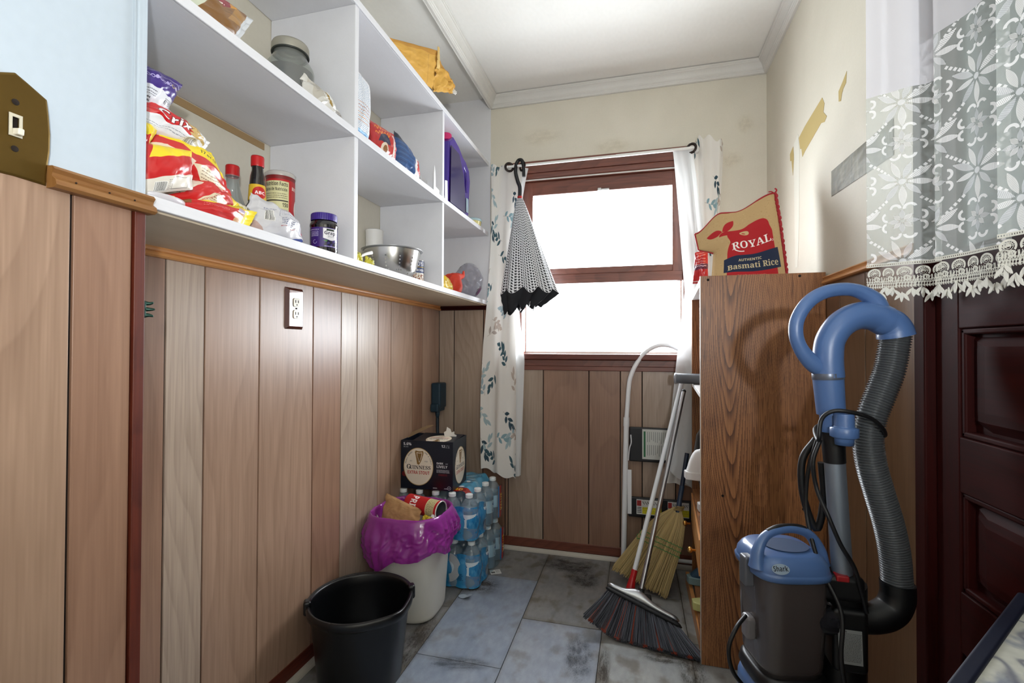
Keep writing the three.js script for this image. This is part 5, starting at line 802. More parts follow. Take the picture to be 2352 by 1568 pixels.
{ // --- top board
  const env = thing('padded_envelope', 'torn yellow padded envelope leaning out over the edge of the top board', 'envelope');
  const et = canvasTex(512, 384, (c, w, h) => { rect(c, 0, 0, w, h, '#d2a043'); for (let i = 0; i < 260; i++) { c.fillStyle = rnd() > 0.5 ? 'rgba(240,200,110,.16)' : 'rgba(150,104,36,.12)'; c.fillRect(R(0, w), R(0, h), R(4, 90), R(1, 5)); } rect(c, 0, 0, w, 50, '#c08a34'); rect(c, 380, 60, 6, h, '#b98a3c'); });
  const em = M({ map: et, roughness: 0.7, side: THREE.DoubleSide });
  part('envelope', bagGeo([-0.842, 2.137, -1.56], [-0.812, 2.162, -1.80], [-0.80, 2.335, -1.815], [-0.842, 2.19, -1.49], 0.018, { wr: 0.006, s: 70, seal: 0.03 }), em, env);
  part('torn_end', bagGeo([-0.812, 2.152, -1.79], [-0.80, 2.245, -1.98], [-0.795, 2.285, -2.0], [-0.80, 2.302, -1.80], 0.022, { wr: 0.013, s: 73, seal: 0.05 }), em, env);
  part('folded_flap', bagGeo([-0.80, 2.255, -1.80], [-0.795, 2.255, -1.822], [-0.792, 2.345, -1.812], [-0.795, 2.345, -1.80], 0.004, { wr: 0.002, s: 75, seal: 0 }), std('#e6c47c', 0.7), env);
  part('white_lining', bagGeo([-0.797, 2.238, -1.965], [-0.795, 2.245, -2.0], [-0.793, 2.26, -1.998], [-0.795, 2.258, -1.965], 0.008, { wr: 0.006, s: 77, seal: 0 }), std('#e8e6e0', 0.8), env);
}
{ // --- lowest board, second bay
  const mug = thing('white_jug', 'plain white plastic measuring jug behind the steel colander', 'jug', [-1.064, S1, -1.77]);
  part('body', lathe([[0, 0], [0.031, 0], [0.033, 0.004], [0.036, 0.225], [0.0375, 0.23], [0.036, 0.232], [0.0345, 0.225], [0.031, 0.008], [0, 0.008]], 44), std('#e8e6e2', 0.4), mug);
  part('handle', sweep([[0.0, 0.18, -0.039], [0, 0.185, -0.065], [0, 0.15, -0.075], [0, 0.08, -0.068], [0, 0.055, -0.038]], 0.006, 30, 10), std('#e8e6e2', 0.4), mug);
  const gb = thing('glass_bottle', 'clear glass bottle neck showing above the colander rim', 'bottle', [-1.07, S1, -1.846]);
  part('bottle', lathe([[0, 0], [0.026, 0], [0.028, 0.005], [0.028, 0.12], [0.025, 0.14], [0.018, 0.152], [0.014, 0.16], [0.014, 0.17], [0.017, 0.171], [0.017, 0.18], [0.013, 0.182]], 32), M({ color: '#d9dfe0', transmission: 0.85, thickness: 0, roughness: 0.05 }), gb);
  const col = thing('colander', 'stainless steel colander with rows of holes in the middle bay of the lowest board', 'colander', [-0.924, S1, -1.668]);
  const holes = canvasTex(1024, 256, (c, w, h) => { c.fillStyle = '#fff'; c.fillRect(0, 0, w, h); c.fillStyle = '#000'; for (let k = 0; k < 12; k++) { const x0 = (k + 0.5) / 12 * w; for (let r = 0; r < 7; r++) { c.beginPath(); c.arc(x0, 100 + r * 20, 5, 0, 7); c.fill(); } for (const [dx, y] of [[-22, 180], [22, 180], [-44, 220], [44, 220]]) { c.beginPath(); c.arc(x0 + dx * 0.7, y, 4.5, 0, 7); c.fill(); } } }, false);
  const bp = [[0.116, 0.118], [0.1155, 0.113], [0.114, 0.10], [0.111, 0.085], [0.106, 0.065], [0.099, 0.045], [0.088, 0.027], [0.074, 0.014], [0.055, 0.010]].map(([r, y]) => [r * 0.93, y]);
  part('bowl', new THREE.LatheGeometry(bp.slice().reverse().map(([r, y]) => new THREE.Vector2(r, y)), 72), M({ color: '#b9b7b3', metalness: 1, roughness: 0.24, alphaMap: holes, alphaTest: 0.5, side: THREE.DoubleSide }), col);
  part('base', lathe([[0, 0.010], [0.056, 0.010], [0.06, 0.0], [0.064, 0.0], [0.06, 0.012]], 48), MT.steel, col);
  part('rim', lathe([[0.108, 0.117], [0.1155, 0.120], [0.118, 0.119], [0.1175, 0.117], [0.1085, 0.114]], 72), MT.steel, col);
  const bc = thing('bean_can', 'printed bean can in navy, white and red standing right of the colander', 'can', [-0.898, S1, -1.822]);
  part('can', new THREE.CylinderGeometry(0.033, 0.033, 0.10, 40, 1, true).rotateY(2.75).translate(0, 0.052, 0), label(1024, 340, (c, w, h) => { rect(c, 0, 0, w, h, '#e6e2da'); rect(c, 0, 0, w, 170, '#22386e'); for (const x of [90, 600]) { T(c, 'GOYA', x, 76, 'bold 92px sans-serif', '#f2f2f2'); rect(c, x, 86, 330, 8, '#d8b42a'); T(c, 'RANCHERO', x, 150, 'bold 46px sans-serif', '#f2f2f2', 0, 260); rect(c, x + 290, 96, 60, 60, '#b8232a'); } for (let i = 0; i < 420; i++) { c.fillStyle = ['#8a4a34', '#c9a07c', '#6a2f24', '#e0cbb0'][i % 4]; c.beginPath(); c.ellipse(R(0, w), R(186, h), 13, 8, R(0, 3), 0, 7); c.fill(); } }), bc);
  part('lid', lathe([[0.033, 0.101], [0.0345, 0.102], [0.0345, 0.105], [0.0325, 0.105], [0.031, 0.102], [0, 0.102]], 40), MT.steel, bc);
  part('base', lathe([[0, 0.001], [0.034, 0.0], [0.0345, 0.003], [0.033, 0.004]], 40), MT.steel, bc);
  const yl = (i) => (c, w, h) => { rect(c, 0, 0, w, h, '#c9bf35'); for (let k = 0; k < 9; k++) { c.strokeStyle = k % 2 ? '#3c4416' : '#e6e07a'; c.lineWidth = 6; c.beginPath(); c.arc(w * (i ? 0.7 : 0.3), h * 0.6, 16 + k * 13, 3.4, 6); c.stroke(); } };
  bagThing('seasoning_packet', 'small yellow striped packet touching the foot of the first divider', 'packet', [[-0.836, 1.36, -1.262], [-0.832, 1.36, -1.315], [-0.838, 1.392, -1.318], [-0.842, 1.402, -1.262]], 0.022, yl(0), { wr: 0.005, s: 80, tw: 192, th: 160 });
  bagThing('seasoning_packet', 'small yellow striped packet directly in front of the colander', 'packet', [[-0.830, 1.36, -1.325], [-0.826, 1.36, -1.372], [-0.832, 1.378, -1.378], [-0.838, 1.392, -1.34]], 0.02, yl(1), { wr: 0.005, s: 83, tw: 192, th: 160 });
  const sp = thing('plastic_spoon', 'short white plastic spoon sticking up from the yellow packets', 'spoon');
  part('spoon', sweep([[-0.836, 1.385, -1.315], [-0.834, 1.395, -1.335], [-0.832, 1.403, -1.358], [-0.831, 1.406, -1.368]], (v) => 0.0035 + 0.0025 * v, 20, 10, false, true, 0.6), std('#eceae6', 0.35), sp);
  // third bay
  bagThing('yellow_bag', 'yellow grocery bag behind the second divider in the far bay', 'bag', [[-0.852, 1.36, -1.925], [-0.846, 1.36, -2.10], [-0.862, 1.385, -2.10], [-0.892, 1.462, -1.93]], 0.07, (c, w, h) => { rect(c, 0, 0, w, h, '#e2bf12'); T(c, 'S', 330, 320, 'bold 90px sans-serif', '#b03a1c', 0.3); for (let i = 0; i < 8; i++) poly(c, [[R(0, w), R(0, h)], [R(0, w), R(0, h)], [R(0, w), R(0, h)]], 'rgba(190,150,10,.25)'); }, { wr: 0.008, s: 86, seal: 0.02, tw: 384, th: 384 });
  const net = thing('onion_net', 'orange red mesh net bag with a tied end in the far bay', 'net bag', [-0.885, S1, -2.19]);
  const nt = dataTex(256, 256, (u, v) => { const k = (Math.abs(Math.sin((u + v) * 150)) < 0.35 || Math.abs(Math.sin((u - v) * 150)) < 0.35) ? 1 : 0; return k ? [226, 74, 40] : [196, 44, 26]; });
  part('net', grid(48, 36, (u, v) => { const a = -u * 6.2832, r = Math.pow(Math.sin(Math.min(1, v * 1.02 + 0.001) * Math.PI), 0.6) * (0.055 + 0.012 * Math.sin(2 * a + 1) + 0.008 * N(Math.cos(a) * 2, v * 4, Math.sin(a) * 2)); return [Math.cos(a) * r * 0.85, 0.052 - 0.052 * Math.cos(v * Math.PI) + 0.004 * Math.sin(a * 3), Math.sin(a) * r]; }, true), M({ map: nt, roughness: 0.55 }), net);
  part('tied_end', sweep([[0.0, 0.085, -0.02], [0.01, 0.1, -0.06], [0.02, 0.108, -0.095], [0.022, 0.135, -0.105]], (v) => 0.026 * (1 - v) + 0.004, 24, 12), M({ map: nt, roughness: 0.55 }), net);
  const cb = thing('plastic_bag', 'crumpled clear plastic bag lying at the far end of the lowest board', 'plastic bag', [-0.886, S1 + 0.003, -2.435]);
  part('film', grid(60, 40, (u, v) => { const a = -u * 6.2832, b = v * Math.PI, x = Math.sin(b) * Math.cos(a), y = -Math.cos(b), z = Math.sin(b) * Math.sin(a), k = 1 + 0.22 * N(x * 2.4, y * 2.4, z * 2.4 + 3) + 0.12 * Math.abs(N(x * 6, y * 6, z * 6)); return [x * 0.07 * k, 0.1 + y * 0.096 * Math.min(k, 1.04), z * 0.078 * k]; }, true), M({ color: '#e2e2e8', transmission: 0.85, thickness: 0, roughness: 0.12, clearcoat: 0.6, side: THREE.DoubleSide }), cb);
  part('print', grid(20, 12, (u, v) => { const a = -1.2 + u * 1.4, b = 1.9 + v * 0.6; return [Math.sin(b) * Math.cos(a) * 0.075, 0.1 + Math.cos(b) * 0.096, Math.sin(b) * Math.sin(a) * 0.083]; }), std('#5a2450', 0.4), cb, 'dark purple printed patch');
}
// ---------------------------------------------------------------- things in and on the bookcase
function shoe(name, label_, pos, turn, len, hgt, upper, sole, tilt = 0, group, o = {}) {
  const t = thing(name, label_, 'shoe', pos, turn, group);
  const wd = (s) => len * (0.16 * Math.pow(Math.sin(Math.min(1, s * 1.0 + 0.04) * Math.PI * 0.93), 0.45)) * (0.88 + 0.22 * Math.sin(s * 3.0 - 0.4));
  const out = []; for (let i = 0; i <= 24; i++) { const s = i / 24; out.push([(s - 0.5) * len, wd(s)]); } for (let i = 24; i >= 0; i--) { const s = i / 24; out.push([(s - 0.5) * len, -wd(s)]); }
  const g1 = extr(out, 0.024, 0.004).rotateX(-Math.PI / 2).translate(0, 0.004, 0); const g1b = extr(out.map(([x, y]) => [x * 1.015, y * 1.04]), 0.006, 0.002).rotateX(-Math.PI / 2).translate(0, 0.017, 0);
  const top = (s) => o.steep ? hgt * (s < 0.16 ? 0.62 * Math.pow(Math.sin(s / 0.16 * 1.5708), 0.6) : lerp(0.62, 1, sm(s, 0.16, 0.42))) : s > 0.62 ? hgt * lerp(1, 0.93, (s - 0.62) / 0.38) : s > 0.3 ? lerp(hgt * 0.5, hgt, sm(s, 0.3, 0.64)) : hgt * 0.5 * Math.pow(Math.sin(Math.min(1, s / 0.3) * Math.PI / 2), 0.5);
  const g2 = grid(40, 30, (u, v) => { const s = u, w = wd(s) * 0.95, a = v * Math.PI, h = top(s), op = s > 0.64 ? 0.84 : 1; const y = Math.min(Math.sin(a), op) / op; return [(s - 0.5) * len, 0.026 + Math.max(0, h - 0.026) * Math.pow(y, 0.75), Math.cos(a) * w * (1 - 0.32 * y * sm(s, 0.2, 0.6))]; });
  const a = part('sole', [g1, g1b], sole, t), b = part('upper', g2, upper, t), c = part('collar', sweep([0, 1, 2, 3, 4, 5, 6, 7, 8, 9].map((k) => { const q = k / 10 * 6.2832; return [(0.81 + 0.16 * Math.cos(q) - 0.5) * len, hgt * 0.985, Math.sin(q) * wd(0.8) * 0.62]; }), 0.006, 50, 8, true), upper, t);
  if (tilt) for (const m of [a, b, c]) m.geometry.rotateZ(tilt);
  return t;
}
{
  const wu = std('#e9e9e8', 0.6), ws = std('#dededc', 0.5);
  shoe('sneaker', 'white sneaker on top of the other, sticking out of the bookcase above the drawer', [0.334, 0.575, -2.04], 0.10, 0.285, 0.19, wu, ws, 0, undefined, { steep: 1 });
  shoe('sneaker', 'white sneaker lying on the drawer shelf under the other white one', [0.385, 0.445, -2.05], 0.05, 0.285, 0.125, wu, ws);
  const v = thing('vase', 'round black vase behind the white sneakers in the bookcase', 'vase', [0.365, 0.443, -2.245]);
  part('vase', lathe([[0, 0], [0.075, 0], [0.09, 0.02], [0.112, 0.12], [0.118, 0.2], [0.108, 0.27], [0.085, 0.31], [0.08, 0.325], [0.088, 0.34], [0.084, 0.343], [0.074, 0.325], [0.078, 0.3], [0, 0.29]], 44), std('#0c0d0f', 0.35, { clearcoat: 0.3 }), v);
  shoe('shoe', 'blue rubber toed shoe on the floor level of the bookcase', [0.352, 0.073, -2.24], 0.2, 0.27, 0.15, std('#24455c', 0.7), std('#7f9a9c', 0.6));
  shoe('shoe', 'white shoe with a yellow green collar nearest the oak side at floor level', [0.352, 0.073, -2.01], 0.05, 0.27, 0.095, std('#d9d9c8', 0.6), std('#cfd08a', 0.5));
  const tube = thing('grey_tube', 'short grey plastic tube poking out of the bookcase over the upper shelf', 'tube', [0, 0, 0]);
  const tm = std('#5b6066', 0.35), r = 0.0235, a = [0.172, 0.9605, -2.30], b = [0.44, 0.9605, -2.22];
  const d = V(...b).sub(V(...a)), L = d.length(), q = new THREE.Quaternion().setFromUnitVectors(V(0, 1, 0), d.normalize());
  part('tube', lathe([[r - 0.003, 0.003], [r, 0.002], [r, L], [r - 0.003, L], [r - 0.003, 0.003]], 32).applyQuaternion(q).translate(...a), tm, tube);
  part('end_ring', lathe([[r - 0.004, 0], [r + 0.0015, -0.001], [r + 0.0015, 0.008], [r, 0.009]], 32).applyQuaternion(q).translate(...a), std('#8d9298', 0.35), tube);
}
{ // --- rice bag
  const t = thing('rice_bag', 'tan and red basmati rice sack with a red braided seam on top of the bookcase', 'sack', [0, 1.352, -1.93]);
  const tex = canvasTex(1024, 1200, (c, w, h) => {
    c.fillStyle = '#b99a6c'; c.fillRect(0, 0, w, h); for (let i = 0; i < 1600; i++) { c.fillStyle = rnd() > 0.5 ? 'rgba(210,184,140,.2)' : 'rgba(130,100,60,.16)'; c.fillRect(R(0, w), R(0, h), rnd() > 0.5 ? 14 : 2, rnd() > 0.5 ? 2 : 14); }
    c.fillStyle = '#a9141c'; c.beginPath(); c.moveTo(190, h); c.lineTo(195, 720); c.quadraticCurveTo(200, 520, 330, 440); c.lineTo(250, 420); c.quadraticCurveTo(260, 360, 330, 372); c.quadraticCurveTo(520, 380, 640, 300); c.quadraticCurveTo(860, 250, 880, 400); c.lineTo(890, h); c.fill();
    c.fillStyle = '#a9141c'; c.beginPath(); c.moveTo(120, 250); c.quadraticCurveTo(250, 220, 300, 360); c.lineTo(240, 390); c.quadraticCurveTo(150, 380, 120, 250); c.fill(); c.beginPath(); c.moveTo(300, 360); c.quadraticCurveTo(330, 200, 470, 170); c.quadraticCurveTo(470, 300, 350, 380); c.fill();
    c.fillStyle = '#c3a678'; c.beginPath(); c.ellipse(555, 430, 62, 34, -0.2, 0, 7); c.fill(); c.fillStyle = '#a9141c'; c.beginPath(); c.ellipse(540, 436, 20, 10, 0.3, 0, 7); c.fill();
    c.fillStyle = '#eee6e0'; c.font = 'bold 168px serif'; c.save(); c.translate(262, 690); c.rotate(-0.05); c.fillText('ROYAL', 0, 0, 590); c.restore(); c.strokeStyle = '#eee6e0'; c.lineWidth = 16; c.beginPath(); c.moveTo(300, 690); c.quadraticCurveTo(340, 750, 440, 736); c.stroke(); c.lineWidth = 4; c.beginPath(); c.arc(868, 654, 13, 0, 7); c.stroke();
    c.fillStyle = '#17233f'; c.beginPath(); c.moveTo(150, 800); c.quadraticCurveTo(520, 810, 930, 770); c.lineTo(950, 1040); c.quadraticCurveTo(540, 1120, 150, 1060); c.fill(); c.fillStyle = '#cbb88e'; c.font = 'bold 58px sans-serif'; c.save(); c.translate(350, 908); c.rotate(-0.03); c.fillText('AUTHENTIC', 0, 0, 420); c.restore(); c.font = 'bold 122px serif'; c.save(); c.translate(196, 1036); c.rotate(-0.035); c.fillText('Basmati Rice', 0, 0, 720); c.restore(); c.font = '30px serif'; c.fillStyle = '#d8a890'; c.fillText('Naturally Aged & Aromatic', 330, 1150, 420);
  });
  const lx = (v) => v < 0.56 ? lerp(0.274, 0.284, v / 0.56) : v < 0.66 ? lerp(0.284, 0.232, sm(v, 0.56, 0.66)) : lerp(0.232, 0.222, (v - 0.66) / 0.34);
  const rx = (v) => lerp(0.532, 0.505, Math.pow(v, 0.8)), ty = (u) => 0.195 + 0.075 * sm(u, 0.0, 0.35) + 0.063 * sm(u, 0.5, 1.0);
  const f = (side) => grid(60, 60, (u, v) => { const uu = side < 0 ? 1 - u : u, x = lerp(lx(v), rx(v), uu), y = v * ty(uu), e = Math.pow(Math.sin(Math.min(1, Math.min(uu, 1 - uu) * 2.2) * Math.PI / 2), 0.6), th = 0.055 * (1 - 0.93 * Math.pow(v, 1.9)) * e; return [x, y, side * th - 0.05 * v * v + 0.006 * N(uu * 4, v * 4, side) * e + 0.012 * N(uu * 2.4, v * 2.6, 4) * v]; });
  const bk = f(-1), uv = bk.attributes.uv; for (let i = 0; i < uv.count; i++) uv.setX(i, 1 - uv.getX(i));
  part('sack', [f(1), bk], M({ map: tex, roughness: 0.85, sheen: 0.3 }), t);
  const edge = (u, v) => { const x = lerp(lx(v), rx(v), u), y = v * ty(u); return V(x, y, -0.05 * v * v + 0.012 * N(u * 2.4, v * 2.6, 4) * v); };
  const top = [], right = []; for (let i = 0; i <= 30; i++) { top.push(edge(i / 30, 1).add(V(0, 0.001, 0))); right.push(edge(1, i / 30).add(V(0.002 + 0.002 * (i % 2), 0, 0.003 * (i % 2)))); }
  const rc = std('#9a1420', 0.7);
  part('top_piping', sweep(top, 0.0035, 90, 8), rc, t); part('braided_seam', sweep(right, (v) => 0.0045 + 0.002 * Math.abs(Math.sin(v * 70)), 160, 8), rc, t);
  part('thread_ends', [sweep([edge(1, 1), edge(1, 1).add(V(0.006, 0.01, 0.004)), edge(1, 1).add(V(0.0, 0.018, 0.004))], 0.003, 12, 6), sweep([edge(1, 1), edge(1, 1).add(V(-0.012, 0.006, 0.004)), edge(1, 1).add(V(-0.022, 0.006, 0.004))], 0.0022, 12, 6)], rc, t).userData.kind = 'stuff';
  const lo = []; for (let i = 0; i <= 10; i++) lo.push(edge(0, 0.56 + 0.44 * i / 10)); part('left_piping', sweep(lo, 0.003, 30, 8), rc, t);
  bagThing('red_packet', 'narrow red packet with white print left of the rice sack', 'packet', [[0.216, 1.354, -2.0], [0.272, 1.354, -1.985], [0.272, 1.49, -1.995], [0.226, 1.48, -2.01]], 0.035, (c, w, h) => { rect(c, 0, 0, w, h, '#b81a20'); rect(c, 0, h * 0.44, w, h * 0.16, '#5a1838'); rect(c, 20, h * 0.5, w - 40, 8, '#d9b8c4'); for (let i = 0; i < 5; i++) lines(c, 30, 30 + i * 34, w - 60, 1, 10, '#e4b0ac', 8); rect(c, 0, h * 0.92, w, 10, '#e0c0bc'); }, { wr: 0.005, s: 90, seal: 0, sealV: 0.06, puff: 0.4, tw: 192, th: 384 });
}
// ---------------------------------------------------------------- vacuum cleaner
{
  const t = thing('vacuum_cleaner', 'upright blue and grey vacuum cleaner with a ribbed hose standing before the bookcase', 'vacuum');
  const blue = std('#4c6a9a', 0.36, { clearcoat: 0.25 }), blk = std('#0c0d0f', 0.42), silver = M({ color: '#8e99a6', metalness: 0.7, roughness: 0.4 });
  const cx = 0.309, cz = -1.172;
  const rr = (a, r, e = 3.6, kx = 1, kz = 1) => { const c = Math.cos(a), s = Math.sin(a), q = Math.pow(Math.pow(Math.abs(c), e) + Math.pow(Math.abs(s), e), -1 / e); return [c * r * q * kx, s * r * q * kz]; };
  const yaw = 0.25, ry = (x, z) => [cx + x * Math.cos(yaw) + z * Math.sin(yaw), cz - x * Math.sin(yaw) + z * Math.cos(yaw)];
  const KS = 0.92, loft = (secs, nu = 72) => grid(nu, secs.length - 1, (u, v) => { const s = secs[Math.round(v * (secs.length - 1))], [x, z] = rr(-u * 6.2832, s[1] * KS, s[2] ?? 3.6), [X, Z] = ry(x + (s[3] ?? 0), z); return [X, s[0] + (s[4] ?? 0) * x, Z]; }, true);
  part('dust_cup', loft([[0.405, 0.0], [0.405, 0.070], [0.43, 0.074], [0.52, 0.079], [0.62, 0.082], [0.628, 0.082]]), M({ color: '#544d4c', roughness: 0.16, transmission: 0.3, thickness: 0, clearcoat: 0.5 }), t);
  part('inner_cone', lathe([[0, 0.41], [0.055, 0.41], [0.05, 0.5], [0.045, 0.62], [0, 0.62]], 36).translate(cx, 0, cz), std('#3f352c', 0.7), t);
  const lid = part('lid', loft([[0.614, 0.0825], [0.618, 0.0885], [0.627, 0.090], [0.629, 0.0865], [0.632, 0.0865], [0.644, 0.084], [0.656, 0.076], [0.664, 0.066], [0.666, 0.0]]), blue, t);
  const hx = (x, y, z) => { const [X, Z] = ry(x * KS, z * KS); return [X, y, Z]; };
  part('handle', sweep([hx(-0.080, 0.634, 0.045), hx(-0.076, 0.668, 0.042), hx(-0.056, 0.696, 0.036), hx(-0.02, 0.708, 0.03), hx(0.02, 0.708, 0.026), hx(0.056, 0.694, 0.022), hx(0.077, 0.664, 0.02), hx(0.081, 0.632, 0.02)], (v) => 0.0105 + 0.010 * Math.pow(Math.abs(v - 0.5) * 2, 3), 60, 16, false, true, 0.85), blue, lid);
  part('recess', grid(32, 3, (u, v) => { const a = u * 6.2832; return hx(0.008 + Math.cos(a) * 0.05 * v, 0.6668 + 0.0004 * v, 0.006 + Math.sin(a) * 0.042 * v); }), std('#3d506e', 0.5, { side: THREE.DoubleSide }), lid, 'darker hollow under the lid handle');
  part('grip', sweep([hx(-0.05, 0.7035, 0.035), hx(-0.02, 0.7125, 0.03), hx(0.02, 0.7125, 0.026), hx(0.044, 0.706, 0.023)], 0.0075, 24, 10), blk, lid);
  const logoT = canvasTex(256, 128, (c, w, h) => { c.fillStyle = '#8fa0b0'; c.fillRect(0, 0, w, h); T(c, 'Shark', 22, 88, 'bold 84px sans-serif', '#15181c', 0, 212); });
  const badge = grid(24, 4, (u, v) => { const a = u * 6.2832, X = -0.046 + Math.cos(a) * 0.02 * v, Y = 0.6455 + Math.sin(a) * 0.009 * v, [x, z] = ry(X * KS, (0.0845 - (Y - 0.640) * 0.62) * KS + 0.0016); return [x, Y, z]; });
  { const q = badge.attributes.uv; for (let i = 0; i < q.count; i++) { const a = q.getX(i) * 6.2832, v = q.getY(i); q.setXY(i, 0.5 + 0.5 * Math.cos(a) * v, 0.5 + 0.5 * Math.sin(a) * v); } }
  part('badge', badge, M({ map: logoT, roughness: 0.3, side: THREE.DoubleSide }), lid, 'oval maker badge');
  part('latch', [rbox(-0.1, -0.076, 0.585, 0.648, 0.0, 0.03, 0.005, 3), rbox(-0.1, -0.074, 0.49, 0.535, 0.0, 0.03, 0.008, 3)].map((g) => { const p = g.attributes.position; for (let i = 0; i < p.count; i++) { const [X, Z] = ry(p.getX(i) * KS, p.getZ(i) * KS); p.setX(i, X); p.setZ(i, Z); } g.computeVertexNormals(); return g; })[0], std('#585a60', 0.3), t);
  part('lower_latch', [rbox(-0.098, -0.074, 0.47, 0.52, 0.0, 0.034, 0.009, 3)].map((g) => { const p = g.attributes.position; for (let i = 0; i < p.count; i++) { const [X, Z] = ry(p.getX(i) * KS, p.getZ(i) * KS); p.setX(i, X); p.setZ(i, Z); } g.computeVertexNormals(); return g; })[0], std('#6d6a6c', 0.25), t);
  part('cup_ring', loft([[0.380, 0.0], [0.380, 0.078], [0.388, 0.082], [0.405, 0.078], [0.412, 0.070], [0.412, 0.0]]), blk, t);
  part('lower_body', loft([[0.10, 0.0], [0.10, 0.055], [0.14, 0.074], [0.25, 0.086], [0.36, 0.084], [0.384, 0.076], [0.384, 0.0]]), blue, t);
  for (let k = 0; k < 5; k++) part('vent_slat', sweep([hx(-0.085 + k * 0.002, 0.345 - k * 0.018, 0.055), hx(-0.055, 0.335 - k * 0.018, 0.086), hx(-0.02, 0.322 - k * 0.018, 0.0875)], 0.0035, 16, 8), blk, t);
  part('front_clip', rbox(cx + 0.0, cx + 0.045, 0.30, 0.40, cz + 0.070, cz + 0.088, 0.006, 3), blk, t);
  part('floor_head', [loft([[0.0, 0.0], [0.004, 0.12, 4], [0.03, 0.14, 4], [0.075, 0.13, 4], [0.10, 0.08, 4], [0.11, 0.0]])], blue, t);
  // tube, neck, loop, hose
  part('spine', sweep([[0.43, 0.10, -1.20], [0.432, 0.30, -1.195], [0.436, 0.5, -1.185], [0.432, 0.60, -1.168]], (v) => 0.045 - 0.012 * v, 40, 18, false, true, 1.2), blk, t);
  part('spine_foot', rbox(0.36, 0.46, 0.04, 0.14, -1.24, -1.15, 0.02, 3), blk, t);
  const ped = part('pedal_housing', rbox(0.372, 0.455, 0.575, 0.628, -1.20, -1.125, 0.012, 3), blk, t);
  part('release_button', rbox(0.400, 0.424, 0.618, 0.6305, -1.146, -1.122, 0.003, 2), std('#8f1218', 0.5), ped);
  part('wand', rod([0.4045, 0.863, -1.143], [0.421, 0.615, -1.151], 0.0195, 0.0195, 28), silver, t);
  part('wand_grip', rod([0.4000, 0.925, -1.142], [0.4047, 0.860, -1.1432], 0.0222, 0.0205, 28), blk, t);
  part('wand_socket', [rod([0.3915, 1.036, -1.138], [0.3975, 0.962, -1.1405], 0.0285, 0.0265, 28), rod([0.3970, 0.965, -1.1405], [0.4003, 0.922, -1.142], 0.0215, 0.0205, 28)], blue, t);
  part('collar', lathe([[0.0275, 0], [0.0295, 0.001], [0.0295, 0.0135], [0.0275, 0.0145]], 32).rotateZ(0.05).translate(0.3915, 1.034, -1.138), std('#5d6472', 0.3, { metalness: 0.4 }), t);
  const neck = part('neck', sweep([[0.392, 1.040, -1.138], [0.391, 1.081, -1.137], [0.396, 1.118, -1.138], [0.417, 1.150, -1.142], [0.450, 1.168, -1.152], [0.485, 1.168, -1.162], [0.508, 1.158, -1.168]], (v) => 0.0295 - 0.003 * Math.sin(v * 3.14) + 0.002 * v, 60, 26), blue, t);
  part('loop_handle', sweep([[0.500, 1.170, -1.164], [0.487, 1.200, -1.160], [0.456, 1.220, -1.153], [0.421, 1.225, -1.143], [0.381, 1.217, -1.133], [0.350, 1.196, -1.125], [0.329, 1.162, -1.120], [0.326, 1.127, -1.119], [0.338, 1.095, -1.123], [0.361, 1.068, -1.130], [0.388, 1.052, -1.137]], (v) => 0.0138 + 0.005 * sm(Math.abs(v - 0.5), 0.25, 0.5), 90, 18), blue, t);
  part('cuff', sweep([[0.505, 1.160, -1.167], [0.519, 1.152, -1.170], [0.527, 1.140, -1.172], [0.530, 1.126, -1.173]], (v) => 0.029 + 0.005 * v, 24, 26), blue, neck);
  const hpts = [[0.529, 1.128, -1.172], [0.525, 1.100, -1.172], [0.516, 1.054, -1.170], [0.498, 1.004, -1.166], [0.481, 0.958, -1.162], [0.473, 0.911, -1.161], [0.479, 0.856, -1.163], [0.495, 0.797, -1.168], [0.514, 0.732, -1.174], [0.527, 0.668, -1.179], [0.533, 0.594, -1.181]];
  part('hose', sweep(hpts, (v) => 0.0268 + 0.0018 * Math.cos(v * Math.PI * 2 * 100), 1000, 24), std('#55585a', 0.3, { metalness: 0.25 }), t);
  part('elbow', sweep([[0.533, 0.606, -1.181], [0.533, 0.575, -1.181], [0.519, 0.546, -1.178], [0.483, 0.530, -1.168], [0.434, 0.526, -1.158], [0.375, 0.526, -1.148]], (v) => 0.0315 - 0.006 * sm(v, 0.35, 0.7), 50, 24), blk, t);
  part('inlet', sweep([[0.40, 0.527, -1.148], [0.377, 0.527, -1.145], [0.36, 0.535, -1.142]], 0.029, 20, 20), std('#26272b', 0.15, { clearcoat: 0.5 }), t);
  part('hose_clip', [lathe([[0, 0.030], [0.0165, 0.030], [0.0178, 0.028], [0.0178, 0.004], [0.019, 0.002], [0.0252, 0.0], [0.0252, -0.017], [0.02, -0.02], [0.0175, -0.021], [0.0165, -0.034], [0, -0.034]], 32).translate(0.409, 0.938, -1.106)], blue, t);
  part('clip_arm', rbox(0.398, 0.42, 0.925, 0.945, -1.14, -1.11, 0.004, 2), blue, t);
  part('rating_label', extr([[0.404, 0.452], [0.447, 0.452], [0.445, 0.522], [0.402, 0.522]], 0.001).translate(0, 0, -1.124 + 0.0), label(256, 384, (c, w, h) => { rect(c, 0, 0, w, h, '#8d9090'); lines(c, 16, 40, w - 32, 20, 16, '#3f4244', 6); T(c, 'Shark', 20, 30, 'bold 26px sans-serif', '#222'); }, { roughness: 0.5 }), t);
  t.children.at(-1).geometry.attributes.uv.array.forEach((_, i, a) => { if (i % 2 === 0) { a[i] = (t.children.at(-1).geometry.attributes.position.getX(i / 2) - 0.402) / 0.045; a[i + 1] = (t.children.at(-1).geometry.attributes.position.getY(i / 2) - 0.452) / 0.07; } });
  part('rear_pack', rbox(0.395, 0.46, 0.43, 0.56, -1.19, -1.126, 0.01, 3), blk, t);
